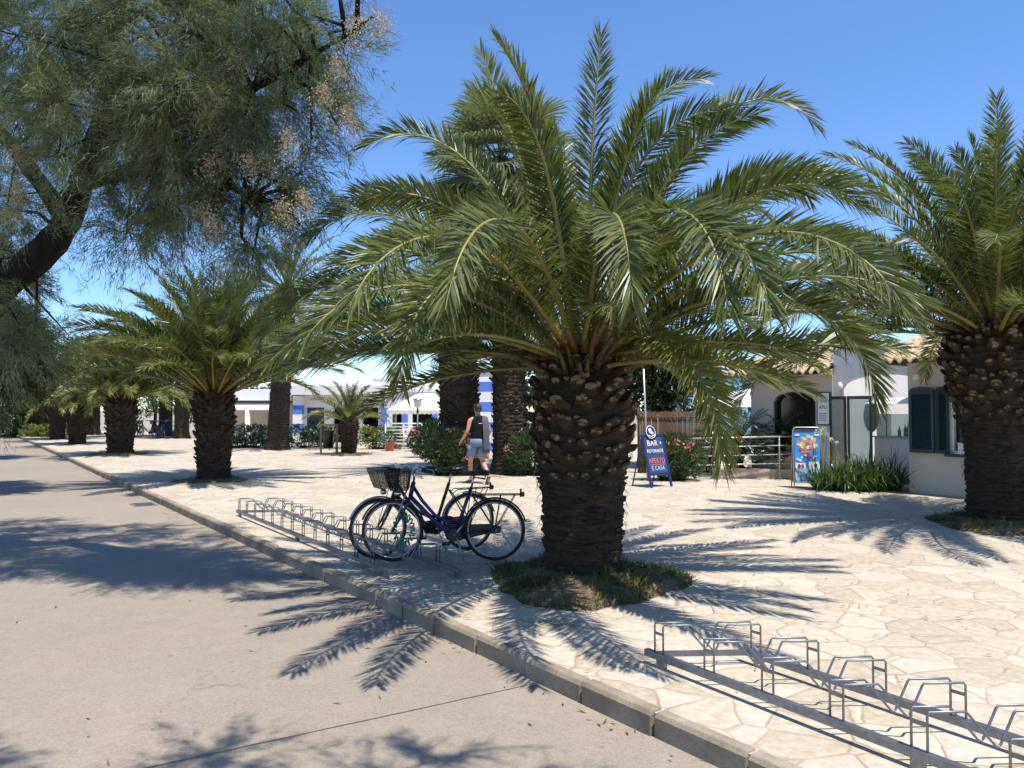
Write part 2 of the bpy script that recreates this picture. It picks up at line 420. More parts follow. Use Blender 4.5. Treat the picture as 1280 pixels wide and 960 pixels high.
P_ = np.stack([px_, py_, zz], 1); d_ = np.stack([np.cos(a_), np.sin(a_), rl.uniform(0, .25, n)], 1) * l_[:, None]; q_ = np.stack([-np.sin(a_), np.cos(a_), rl.uniform(-.3, .3, n)], 1) * w__[:, None]
tag(link('leaf_litter', np_mesh('leaf_litter', np.stack([P_ - d_, P_ + q_, P_ + d_ + np.array([0, 0, .004]), P_ - q_], 1).reshape(-1, 3), np.arange(n * 4).reshape(-1, 4), [M['litter']])), 'dry brown leaf bits scattered on the paving and along the kerb', 'leaf litter', None, 'stuff')

# ---------------------------------------------------------------- palms
def unit(a): return a / np.maximum(np.linalg.norm(a, axis=-1, keepdims=True), 1e-9)

class Acc:
    def __init__(s): s.V = []; s.T = []; s.mi = []; s.tone = []; s.n = 0
    def add(s, V, T, m, tone=0.0):
        s.V.append(V); s.T.append(T + s.n); s.mi.append(np.full(len(T), m)); s.tone.append(np.full(len(V), tone) if np.isscalar(tone) else tone); s.n += len(V)
    def mesh(s, name, mats, smooth=False):
        return np_mesh(name, np.concatenate(s.V), np.concatenate(s.T), mats, np.concatenate(s.mi), smooth, np.concatenate(s.tone))

def frond(acc, o, az, e0, e1, Ln, roll=0.0, k=1.5, pairs=80, leaf=.38, w=.02, swirl=0.0, tone=0.0, r0=.026, bare=.16, lift=22, amax=56, rmat=1, omat=2, droop=.045):
    n = 30
    t = np.linspace(0, 1, n)
    e = np.radians(e0 + (e1 - e0) * t ** k); a = np.radians(az + swirl * t ** 2)
    T = np.stack([np.cos(e) * np.cos(a), np.cos(e) * np.sin(a), np.sin(e)], 1)
    P = np.array(o) + np.concatenate([[[0, 0, 0]], np.cumsum((T[:-1] + T[1:]) / 2, 0) * Ln / (n - 1)])
    S = np.stack([-np.sin(a), np.cos(a), 0 * a], 1)
    N = np.cross(T, S) * -1.0
    N = np.where((N[:, 2:3] < -1e-6) & (np.abs(e)[:, None] < 1.2), N, N)
    N = np.cross(S, T) * -1 if False else np.cross(T, S)
    ra = np.radians(roll) * t
    Sr = S * np.cos(ra)[:, None] + N * np.sin(ra)[:, None]
    Nr = N * np.cos(ra)[:, None] - S * np.sin(ra)[:, None]
    # rachis
    m = 5
    rad = r0 * (1 - t) ** .8 * 1.0 + .003
    rad = np.where(t < .08, rad * (1.6 - 7.5 * t), rad)
    th = np.arange(m) * 2 * PI / m
    rv = P[:, None, :] + rad[:, None, None] * (Sr[:, None, :] * np.cos(th)[None, :, None] + Nr[:, None, :] * np.sin(th)[None, :, None] * .8)
    i, j = np.meshgrid(np.arange(n - 1), np.arange(m), indexing='ij')
    q = np.stack([i * m + j, i * m + (j + 1) % m, (i + 1) * m + (j + 1) % m, (i + 1) * m + j], -1).reshape(-1, 4)
    tri = np.concatenate([q[:, [0, 1, 2]], q[:, [0, 2, 3]]])
    low = np.concatenate([(i < 3).ravel()] * 2)
    acc.add(rv.reshape(-1, 3), tri[~low], rmat); acc.add(rv.reshape(-1, 3), tri[low], omat)
    # leaflets
    for sd in (-1, 1):
        tt = np.linspace(bare, .995, pairs) + rng.normal(0, .004, pairs)
        tt = np.clip(tt, bare * .8, .999)
        ns = max(4, int(pairs * .1))
        ts = np.linspace(bare * .35, bare, ns)
        tt = np.concatenate([ts, tt]); K = len(tt)
        idx = tt * (n - 1); i0 = np.minimum(idx.astype(int), n - 2); f = (idx - i0)[:, None]
        def ip(A): return A[i0] * (1 - f) + A[i0 + 1] * f
        p, tg, s_, n_ = ip(P), unit(ip(T)), unit(ip(Sr)), unit(ip(Nr))
        ang = np.radians(np.interp(tt, [0, bare, .5, .85, 1], [amax + 8, amax, amax - 6, amax - 16, 20])) + rng.normal(0, .07, K)
        lf = np.radians(lift + rng.normal(0, 16, K))
        ln = leaf * np.interp(tt, [0, bare, bare + .10, .5, .85, 1], [.12, .35, .9, 1, .88, .6]) * rng.uniform(.88, 1.08, K)
        ww = w * np.interp(tt, [0, bare, bare + .1, .8, 1], [.4, .5, 1, .9, .6])
        D = unit(tg * np.cos(ang)[:, None] + (sd * s_ * np.cos(lf)[:, None] + n_ * np.sin(lf)[:, None]) * np.sin(ang)[:, None])
        W = unit(np.cross(n_, D)); ps = (rng.normal(.55, .35, K) * sd)[:, None]
        W = W * np.cos(ps) + np.cross(D, W) * np.sin(ps)
        g = np.array([0, 0, -1.0])
        l1 = ln[:, None]; wv = W * ww[:, None] * .5
        dr = ((droop + .16 * tt ** 4) * rng.uniform(.3, 1.6, K))[:, None]
        mid = p + D * l1 * .5 + g * l1 * dr * .22; tip = p + D * l1 * (1 - .2 * dr) + g * l1 * dr
        V = np.stack([p - wv * .45, p + wv * .45, mid - wv, mid + wv, tip], 1).reshape(-1, 3)
        b = np.arange(K)[:, None] * 5
        Tt = np.concatenate([b + np.array([[0, 1, 3]]), b + np.array([[0, 3, 2]]), b + np.array([[2, 3, 4]])])
        tn = np.repeat(np.clip(tone + rng.normal(0, .06, K) + np.where(tt < bare, .7, 0), 0, 1), 5)
        acc.add(V, Tt, 0, tn)

def crown_mesh(name, count, Ln, zc, rc, seed, pairs=70, leaf=.36, w=.02, emin=-12, emax=86, extra=(), drop=75, yellow=.08, r0=.026):
    r = random.Random(seed); acc = Acc()
    for ex in extra: frond(acc, **ex)
    for i in range(count):
        az = i * 137.508 + r.uniform(-8, 8)
        q = (i + .5) / count
        e0 = emax + (emin - emax) * q ** .8 + r.uniform(-5, 5)
        e1 = e0 - drop * (.35 + .75 * math.cos(R(max(0, e0))) ) * r.uniform(.75, 1.2)
        rad = rc * (.15 + .85 * q)
        o = (rad * math.cos(R(az)), rad * math.sin(R(az)), zc + .22 * (1 - q) - .1)
        frond(acc, o, az, e0, max(e1, -88), Ln * r.uniform(.85, 1.08) * (.82 + .18 * min(1, q * 3)), r.uniform(-55, 55), r.uniform(1.7, 2.6), pairs, leaf, w, r.uniform(-14, 14), max(0, r.gauss(.03, .05)) + (yellow if q > .8 else 0), r0)
    return acc.mesh(name, [M['palm_leaf'], M['rachis'], M['rachis_orange']])

def boot_trunk(name, prof, z_lo, z_hi, dz, around, size, seed, cutmix=.7, spike=0.0, lean=(0, 0), scars=0):
    """palm trunk: fibrous core plus a spiral of leaf bases"""
    r = random.Random(seed); mb = MB()
    zs = [p[0] for p in prof]; rsz = [p[1] for p in prof]
    H = zs[-1]
    rad = lambda z: float(np.interp(z, zs, rsz))
    cx = lambda z: lean[0] * (z / H) ** 1.3; cy = lambda z: lean[1] * (z / H) ** 1.3
    rings = []; nr = max(14, int(H / .05)); na = 30
    for i in range(nr + 1):
        z = -0.1 + (H + .1) * i / nr
        k = 1 + .045 * (i % 2) - .02
        rings.append([(cx(max(z, 0)) + rad(z) * k * r.uniform(.95, 1.04) * math.cos(2 * PI * j / na), cy(max(z, 0)) + rad(z) * k * r.uniform(.95, 1.04) * math.sin(2 * PI * j / na), z + r.uniform(-.012, .012)) for j in range(na)])
    mb.loft(rings, 0, True, False)
    z = z_lo; row = 0
    while z < z_hi:
        for j in range(around):
            th = 2 * PI * (j + .5 * (row % 2)) / around + r.uniform(-.1, .1)
            zz = z + r.uniform(-.045, .045)
            q = (zz - z_lo) / (z_hi - z_lo)
            R0 = rad(zz) * (.96 if spike else 1.0)
            out = Vector((math.cos(th), math.sin(th), 0)); tan = Vector((-math.sin(th), math.cos(th), 0)); up = Vector((0, 0, 1))
            if not spike and r.random() < .06: continue
            sc = size * r.choice((.6, .8, .95, 1.05, 1.25)) * r.uniform(.85, 1.12) * min(1, .75 + 3 * q)
            wdt, hgt, ln = .5 * sc, (.34 if not spike else .30) * sc, sc * ((.32 + .42 * max(0, q)) if not spike else (.45 + .55 * max(0, q))) * r.uniform(.5, 1.25)
            ang = R(r.uniform(8, 42)) if not spike else R(r.uniform(28, 60))
            ax = out * math.cos(ang) + up * math.sin(ang); nrm = up * math.cos(ang) - out * math.sin(ang)
            c0 = Vector((cx(zz), cy(zz), zz)) + out * (R0 - .03)
            c1 = c0 + ax * (ln + .05)
            k2 = (.78 if not spike else 1 - spike)
            ring0 = []; ring1 = []
            for a in range(7):
                p = 2 * PI * a / 7
                ring0.append(c0 + tan * wdt * math.cos(p) * 1.1 + nrm * hgt * math.sin(p) * 1.1)
                ring1.append(c1 + tan * wdt * k2 * math.cos(p) + nrm * hgt * k2 * math.sin(p) + out * .25 * sc * math.sin(p) * (0 if spike else .6))
            b = len(mb.v)
            mb.add(ring0 + ring1 + [c1 + ax * .012], [], 1)
            for a in range(7):
                mb.f.append([b + a, b + (a + 1) % 7, b + 7 + (a + 1) % 7, b + 7 + a]); mb.m.append(1); mb.sm.append(False)
                mb.f.append([b + 7 + a, b + 7 + (a + 1) % 7, b + 14]); mb.m.append(2 if r.random() < cutmix * (.25 + .75 * q) else 1); mb.sm.append(False)
        z += dz * r.uniform(.9, 1.1); row += 1
    if scars:
        z = .12
        while z < z_lo:
            for j in range(scars):
                th = 2 * PI * (j + r.random()) / scars; R0 = rad(z) * .985; a = R(r.uniform(-10, 45)); out = Vector((math.cos(th), math.sin(th), 0)); tan = Vector((-math.sin(th), math.cos(th), 0))
                w_ = r.uniform(.04, .10); h_ = r.uniform(.012, .03); l_ = r.uniform(.015, .05); c0 = Vector((cx(z), cy(z), z + r.uniform(-.03, .03))) + out * (R0 - .01)
                up = Vector((0, 0, 1)); ax = out * math.cos(a) + up * math.sin(a)
                mb.loft([[c0 - tan * w_ - up * h_, c0 + tan * w_ - up * h_, c0 + tan * w_ * .9 + up * h_, c0 - tan * w_ * .9 + up * h_], [c0 + ax * l_ - tan * w_ * .8 - up * h_ * .5, c0 + ax * l_ + tan * w_ * .7 - up * h_ * .6, c0 + ax * l_ + tan * w_ * .6 + up * h_ * .4, c0 + ax * l_ - tan * w_ * .7 + up * h_ * .5]], r.choice((0, 0, 1)), True, False)
            z += r.uniform(.035, .06)
    # loose fibres
    for i in range(int(130 * H)):
        z = r.uniform(0, H); th = r.uniform(0, 2 * PI); R0 = rad(z)
        p0 = Vector((cx(z) + R0 * math.cos(th), cy(z) + R0 * math.sin(th), z)); p1 = p0 + Vector((math.cos(th) * .05, math.sin(th) * .05, r.uniform(-.12, .1))); p2 = p1 + Vector((r.uniform(-.04, .04), r.uniform(-.04, .04), -.06))
        mb.tube([p0, p1, p2], [.004, .003, .001], 3, 1, False)
    return mb.mesh(name, [M['palm_bark'], M['boot'], M['boot_cut']])

def petiole_stubs(z, r0, n, seed):
    r = random.Random(seed); mb = MB()
    for i in range(n):
        th = i * 2.3999; zz = z + r.uniform(-.14, .12); l = r.uniform(.18, .5); e = R(r.uniform(5, 60))
        o = Vector((math.cos(th), math.sin(th), 0)); p = o * r0 * r.uniform(.75, 1.0) + Vector((0, 0, zz)); d = o * math.cos(e) + Vector((0, 0, math.sin(e)))
        mb.tube([p, p + d * l * .5, p + d * l], [.035, .022, .016], 5)
        for k in range(5):
            q = p + d * l * r.uniform(.3, 1); mb.tube([q, q + Vector((r.uniform(-.2, .2), r.uniform(-.2, .2), r.uniform(-.1, .2)))], [.004, .001], 3, 0, False)
    return mb.mesh('frond_stubs', [M['stub']])

def grass_mound(loc, rad, h, seed, n, label, group='grass mounds round the palms'):
    r = np.random.default_rng(seed); acc = Acc()
    na, nr = 40, 8
    ir = 1 + .13 * np.sin(np.arange(na) * 2 * PI / na * 3 + seed) + r.normal(0, .03, na)
    V = [[0, 0, h]]
    for i in range(1, nr + 1):
        q = i / nr
        for j in range(na):
            a = 2 * PI * j / na
            V.append([rad * q * ir[j] * math.cos(a), rad * q * ir[j] * math.sin(a), h * (1 - q ** 2.2) + r.normal(0, .006) - (.02 if i == nr else 0)])
    T = [[0, 1 + j, 1 + (j + 1) % na] for j in range(na)]
    for i in range(nr - 1):
        for j in range(na):
            a, b = 1 + i * na + j, 1 + i * na + (j + 1) % na
            T += [[a, a + na, b + na], [a, b + na, b]]
    acc.add(np.array(V), np.array(T), 1)
    q = np.sqrt(r.uniform(0.04, .92, n)); a = r.uniform(0, 2 * PI, n)
    kp = (np.sin(a * 5 + seed) + np.sin(q * 14 + a * 3) + r.normal(0, .7, n)) > -.55; q = q[kp]; a = a[kp]; n = len(q)
    irr = np.interp(a, np.arange(na) * 2 * PI / na, ir)
    p = np.stack([rad * q * irr * np.cos(a), rad * q * irr * np.sin(a), h * (1 - q ** 2.2) - .01], 1)
    d = unit(np.stack([r.normal(0, .6, n), r.normal(0, .6, n), r.uniform(.4, 1.1, n)], 1))
    l = (r.uniform(.04, .12, n) * (1 + .5 * np.sin(a * 7 + q * 9)))[:, None]; wv = unit(np.cross(d, r.normal(0, 1, (n, 3)))) * .006
    V = np.stack([p - wv, p + wv, p + d * l + np.array([0, 0, -.25]) * l * r.uniform(0, 1, (n, 1))], 1).reshape(-1, 3)
    acc.add(V, np.arange(3 * n).reshape(-1, 3), 0)
    o = link('grass_mound', acc.mesh('grass_mound', [M['grass'], M['soil']]), None, loc)
    tag(o, label, 'grass', group, 'stuff'); return o

def palm(name, loc, trunk_me, crown_me, label, group, rz=0, scale=1, crown_z=0, crown_s=1.0, cxy=(0, 0), tilt=(0, 0)):
    o = empty(name, loc, rz, label, 'palm tree', group); o.scale = (scale,) * 3
    link('trunk', trunk_me, o)
    c = link('crown', crown_me, o, (cxy[0], cxy[1], crown_z), (tilt[0], tilt[1], 0)); c.scale = (crown_s,) * 3
    return o

GP = 'date palms along the promenade'
# --- main palm with the fronds the picture shows
MX, MY = .68, 7.44
def F(az, e0, e1, Ln, roll=0, k=1.5, tone=0.0, swirl=0, z=2.12, rad=.2, pairs=190, leaf=.355, w=.0215):
    return dict(o=(rad * math.cos(R(az)), rad * math.sin(R(az)), z), az=az, e0=e0, e1=e1, Ln=Ln, roll=roll, k=k, pairs=pairs, leaf=leaf, w=w, swirl=swirl, tone=tone, r0=.03)
main_fronds = [
    F(20, 89, 84, 3.2, 82, 1.5, .03, 0, 2.2, .05), F(8, 83, 0, 3.25, 78, 4, 0, 0, 2.2, .1), F(-20, 80, -30, 2.9, -70, 3.6, 0, 0, 2.2, .1),
    F(4, 71, -60, 3.85, 74, 4), F(-10, 60, -45, 3.1, -66, 3.0), F(6, 53, -40, 3.75, 68, 2.8), F(18, 44, -40, 3.6, 62, 2.4), 
    F(-60, 54, -75, 2.3, -60, 2.6), F(-4, 32, -58, 3.35, 64, 2.3), F(-36, 32, -88, 3.0, -55, 1.8), F(2, 7, -6, 3.0, 60, 1.8), F(8, 22, -40, 3.3, 60, 2.2),
    F(40, 72, 0, 3.1, 60, 3), F(150, 73, 0, 3.0, -60, 3), F(337, 74, 0, 2.8, -70, 3), F(100, 80, 40, 3.0, 50, 3), F(20, 58, -30, 3.5, -60, 2.8), F(168, 56, -30, 3.2, 60, 2.8), F(-62, 30, -89, 2.3, 30, 1.1, .6), F(-80, 40, -80, 3.6, 20, 2.0),
    F(174, 77, 68, 3.15, -70, 1.5, .35, 0, 2.2, .1), F(176, 71, -40, 3.35, -70, 3.4), F(192, 62, -25, 2.6, 60, 2.6, .2), F(182, 50, -50, 3.05, -68, 3, .06),
    F(200, 44, -50, 2.6, 60, 2.4, .1), F(180, 30, -62, 3.25, -62, 2.6, .06), F(196, 18, -48, 2.85, -55, 2.4), F(176, 8, -18, 2.8, -60, 2.0), F(210, 14, -28, 2.5, 45, 2.0), 
    F(220, 28, -56, 2.95, -45, 2.0, .05), F(232, 46, -89, 2.9, -45, 1.5, .14), F(240, 33, -60, 3.5, -35, 2.0, .08), F(251, 38, -70, 3.6, -30, 1.9), F(270, 40, -72, 3.5, 25, 1.9, .05), F(283, 36, -66, 3.6, 30, 1.9), F(300, 34, -60, 3.5, 40, 2.0), F(318, 34, -50, 3.0, 50, 2.2), F(332, 28, -36, 2.9, 55, 2.2),
    F(272, 62, -89, 2.6, 25, 1.7, .05), 
F(245, 72, -20, 2.8, 68, 3),
    F(238, 78, 15, 3.0, -72, 3, .25), F(125, 66, -30, 3.2, 55, 2.6), F(62, 64, -30, 3.2, 62, 2.6),
    F(35, 54, -18, 3.5, 60, 2.6), F(140, 48, -22, 3.5, -60, 2.6), F(90, 52, -25, 3.6, 40, 2.6), F(75, 34, -30, 3.6, 40, 2.4), F(110, 32, -30, 3.6, -40, 2.4), F(45, 24, -26, 3.6, 50, 2.2), F(150, 24, -26, 3.6, -50, 2.2),
    F(90, 16, -24, 3.4, 35, 2.2), F(30, 9, -18, 3.4, 50, 2), F(160, 7, -18, 3.3, -50, 2), F(120, 8, -22, 3.3, -35, 2), F(60, 6, -22, 3.3, 35, 2), F(320, 52, -50, 3.0, -55, 2.5),
    F(300, 80, 30, 2.6, 40, 2.6),
]
crown_main = crown_mesh('main_crown', 12, 2.3, 2.12, .25, 5, 120, .32, .019, -4, 26, main_fronds, 34, .2)
trunk_main = boot_trunk('main_trunk', [(0, .40), (.2, .36), (.8, .385), (1.05, .41), (1.35, .445), (1.7, .45), (2.0, .40), (2.25, .28)], 1.0, 2.10, .082, 16, .128, 2, .85, 0.0, (0, 0), 13)
# coarse ridged lower column handled by the core and a few flat old scars
pm = palm('date_palm', (MX, MY, 0), trunk_main, crown_main, 'large squat date palm in a grass circle beside the two bicycles', GP)
link('frond_stubs', petiole_stubs(2.08, .42, 46, 3), pm)
grass_mound((MX, MY - .05, 0), .98, .15, 1, 9500, 'round patch of dry grass under the large palm nearest the bicycles')

crown_a = crown_mesh('crown_a', 84, 2.8, 0, .28, 21, 120, .38, .026, 24, 88, (), 56, .15)
crown_b = crown_mesh('crown_b', 56, 3.2, 0, .28, 33, 80, .36, .025, -14, 86, (), 66, .12)
crown_c = crown_mesh('crown_c', 74, 2.6, 0, .28, 47, 80, .40, .038, 16, 87, (), 66, .22)
crown_right = crown_mesh('crown_right', 84, 3.55, 0, .3, 64, 150, .39, .024, 9, 88, (), 66, .1, .03)
trunk_right = boot_trunk('trunk_right', [(0, .45), (.2, .40), (1.2, .42), (1.6, .50), (2.0, .62), (2.4, .66), (2.75, .55), (2.95, .3)], 1.5, 2.85, .095, 17, .152, 8, .85, 0.0, (0, 0), 15)
trunk_pine = boot_trunk('trunk_pineapple', [(0, .38), (.3, .35), (1.2, .40), (1.7, .45), (2.0, .40), (2.2, .25)], .08, 2.05, .10, 16, .15, 12, .18, .55)
trunk_pine2 = boot_trunk('trunk_pineapple_b', [(0, .44), (.3, .42), (1.2, .48), (1.7, .54), (2.0, .44), (2.2, .25)], .08, 2.05, .12, 14, .17, 15, .3, .5)
pr_ = palm('date_palm', (7.0, 11.08, 0), trunk_right, crown_right, 'date palm with thick scaly trunk before the window with green shutters', GP, R(40), 1, 2.78).name
link('frond_stubs', petiole_stubs(2.80, .5, 46, 4), bpy.data.objects[pr_])
grass_mound((6.98, 11.0, 0), 1.0, .12, 2, 6000, 'grass patch under the palm before the shuttered white house')
palm('date_palm', (-6.97, 18.0, 0), trunk_pine, crown_a, 'squat date palm with spiky pineapple trunk just beyond the far bike rack', GP, R(70), 1, 2.1, 1.12)
grass_mound((-6.97, 17.95, 0), .85, .06, 3, 1200, 'bare earth and grass ring under the palm beyond the far bike rack')
palm('date_palm', (-14.4, 28.3, 0), trunk_pine2, crown_c, 'second squat date palm back along the kerb, crown touching the pineapple-trunked one', GP, R(10), 1, 2.05, 1.0)
grass_mound((-14.4, 28.2, 0), 1.1, .08, 4, 800, 'earth ring under the second palm back along the kerb')
palm('date_palm', (-20.8, 36.8, 0), trunk_pine2, crown_c, 'short-trunked date palm, low orange frond bases, third back along the kerb', GP, R(120), .84, 2.05, 1.15)
palm('date_palm', (-25.3, 42.8, 0), trunk_pine, crown_c, 'date palm with dark trunk beside the yellow-green bush', GP, R(200), 1, 2.05, 1.05)
palm('date_palm', (-29.6, 48.5, 0), trunk_pine2, crown_c, 'date palm behind the yellow-green bush, second last of the row', GP, R(260), 1, 2.05, 1.05)
palm('date_palm', (-32.8, 51.5, 0), trunk_pine, crown_c, 'last date palm of the row, where the kerb ends', GP, R(310), 1, 2.05, 1.05)
# small young palm in the middle
crown_s = crown_mesh('crown_young', 34, 1.75, 0, .16, 77, 60, .28, .022, 12, 86, (), 52, .25, .02)
palm('young_date_palm', (-6.0, 28.3, 0), trunk_pine2, crown_s, 'small young palm with light feathery crown beside the litter bin', None, R(30), .62, 2.05, 1.45)
grass_mound((-6.0, 28.2, 0), .95, .06, 5, 600, 'earth ring under the small young palm by the litter bin')
# tall date palm behind, between hedge and tamarisk
def ring_trunk(name, H, r0, r1, lean, seed, boots_from):
    prof = [(0, r0 * 1.25), (.4, r0), (H * .85, r1), (H - .5, r1 * 1.35), (H, r1 * 1.1), (H + .25, r1 * .6)]
    return boot_trunk(name, prof, boots_from, H, .14, 11, .15, seed, .3, .45, lean)
crown_t = crown_mesh('crown_tall', 54, 3.1, 0, .28, 91, 64, .36, .028, -35, 84, (), 60, .1)
palm('tall_date_palm', (-9.65, 31.7, 0), ring_trunk('trunk_tall', 6.6, .42, .38, (.35, 0), 31, 5.2), crown_t, 'tall date palm with leaning ringed trunk before the white bar', None, 0, 1, 6.65, 1.12, (.35, 0))
# two dark trunks behind the walking man
palm('tall_date_palm', (-1.37, 20.3, 0), ring_trunk('trunk_shaggy', 4.1, .50, .50, (-.1, 0), 32, .5), crown_b, 'tall palm with dark shaggy trunk on the left of the walking man', None, R(15), 1, 4.15, .95, (-.1, 0))
# palms far behind the bicycles
trunk_far = ring_trunk('trunk_far', 4.6, .40, .36, (0, 0), 36, 3.6)
for (x, y, rz, s, lb) in ((-18.9, 44.0, 20, 1.0, 'plain ringed palm trunk just left of the spiky pineapple-trunked palm'), (-21.4, 47.5, 140, 1.0, 'dark far palm trunk in the middle of the parked bicycles'), (-23.4, 46.0, 250, .95, 'far palm trunk at the left end of the parked bicycles'), (-27.2, 50.0, 80, .95, 'far slim palm trunk seen between the second and third kerb palms')):
    palm('far_date_palm', (x, y, 0), trunk_far, crown_c, lb, 'palms behind the parked bicycles', R(rz), s, 4.65, .95)

# --- fan palm behind the main palm
def fan_palm():
    r = random.Random(9); acc = Acc(); sk = Acc()
    def fan(acc, o, az, el, pl, rad, tone, sag, nseg=46):
        a = R(az); e = R(el)
        n = 8; t = np.linspace(0, 1, n)
        ee = e - sag * .5 * t
        T = np.stack([np.cos(ee) * math.cos(a), np.cos(ee) * math.sin(a), np.sin(ee)], 1)
        P = np.array(o) + np.concatenate([[[0, 0, 0]], np.cumsum(T[:-1] * pl / (n - 1), 0)])
        S = np.array([-math.sin(a), math.cos(a), 0])
        wv = S * .018
        V = np.stack([P - wv, P + wv], 1).reshape(-1, 3)
        b = np.arange(n - 1)[:, None] * 2
        acc.add(V, np.concatenate([b + np.array([[0, 1, 3]]), b + np.array([[0, 3, 2]])]), 1, 0)
        c = P[-1]; t1 = T[-1]; nn = np.cross(t1, S)
        ph = np.linspace(-2.1, 2.1, nseg) + rng.normal(0, .02, nseg)
        d = unit(t1[None] * np.cos(ph)[:, None] + S[None] * np.sin(ph)[:, None] + nn[None] * (.16 * np.abs(np.sin(ph)))[:, None])
        ln = rad * (.72 + .28 * np.cos(ph * .6))[:, None] * rng.uniform(.9, 1.05, (nseg, 1))
        dp = 4.2 / nseg * .5
        wd = unit(np.cross(nn[None], d)); wd = wd + nn[None] * np.where(np.arange(nseg) % 2, .45, -.45)[:, None]
        g = np.array([0, 0, -1.0])
        m1 = c + d * ln * .5; m2 = c + d * ln * .78 + g * ln * .06; tp = c + d * ln * .98 + g * ln * rng.uniform(.12, .34, (nseg, 1))
        w1 = wd * ln * .5 * dp * 1.05; w2 = wd * ln * .45 * dp
        w1 = w1 * .88; w2 = w2 * .6
        V = np.stack([np.repeat(c[None], nseg, 0), m1 - w1, m1 + w1, m2 - w2, m2 + w2, tp], 1).reshape(-1, 3)
        b = np.arange(nseg)[:, None] * 6
        acc.add(V, np.concatenate([b + np.array([[0, 2, 1]]), b + np.array([[1, 2, 4]]), b + np.array([[1, 4, 3]]), b + np.array([[3, 4, 5]])]), 0, np.clip(tone + rng.normal(0, .05), 0, 1))
    for i in range(52):
        q = (i + .5) / 52; az = i * 137.5
        el = 84 - 118 * q + r.uniform(-6, 6)
        fan(acc, (0, 0, .25 - .5 * q), az, el, r.uniform(.65, 1.15), r.uniform(.85, 1.1), .05 + (.15 if q > .7 else 0), .6)
    for i in range(64):
        az = i * 137.5; q = i / 64
        fan(sk, (0, 0, -.05 - 1.6 * q), az, -12 - 62 * q + r.uniform(-8, 8), r.uniform(.6, 1.0) * (1.15 - .5 * q), r.uniform(.75, 1.0), min(1, .15 + q * 1.4 + r.uniform(0, .2)), .8, 30)
    mats = [M['fan_leaf'], M['rachis'], M['rachis']]
    return acc.mesh('fan_crown', mats), sk.mesh('fan_skirt', mats)
fc, fs_ = fan_palm()
o = palm('fan_palm', (-.02, 19.9, 0), ring_trunk('trunk_fan', 8.0, .47, .30, (-.28, 0), 34, .4), fc, 'very tall fan palm rising behind the large palm, shaggy trunk right of the man', None, 0, 1, 8.0, 1.3, (-.28, 0))
c = link('dead_leaf_skirt', fs_, o, (-.28, 0, 8.0)); c.scale = (1.25,) * 3

# ---------------------------------------------------------------- tamarisks
def sprays(acc, C, D, length, K, bl, bw, spread=.5, sag=.5, seed=0):
    r = np.random.default_rng(seed); Mn = len(C)
    t = r.uniform(0.05, 1, (Mn, K))
    C = C[:, None, :]; D = unit(D)[:, None, :]; Ln = (length * r.uniform(.55, 1.25, (Mn, 1)))[:, :, None]
    tt = t[:, :, None]; g = np.array([0, 0, -1.0])
    p = C + D * Ln * tt + g * Ln * sag * tt ** 2
    tg = unit(D + g * 2 * sag * tt)
    d = unit(tg + r.normal(0, spread, (Mn, K, 3)))
    p = p + r.normal(0, .02, p.shape) * (1 + tt)
    l = bl * r.uniform(.5, 1.3, (Mn, K, 1)); wv = unit(np.cross(d, r.normal(0, 1, d.shape))) * bw * .5
    V = np.stack([p - wv, p + wv, p + d * l], 2).reshape(-1, 3)
    acc.add(V, np.arange(Mn * K * 3).reshape(-1, 3), 0)

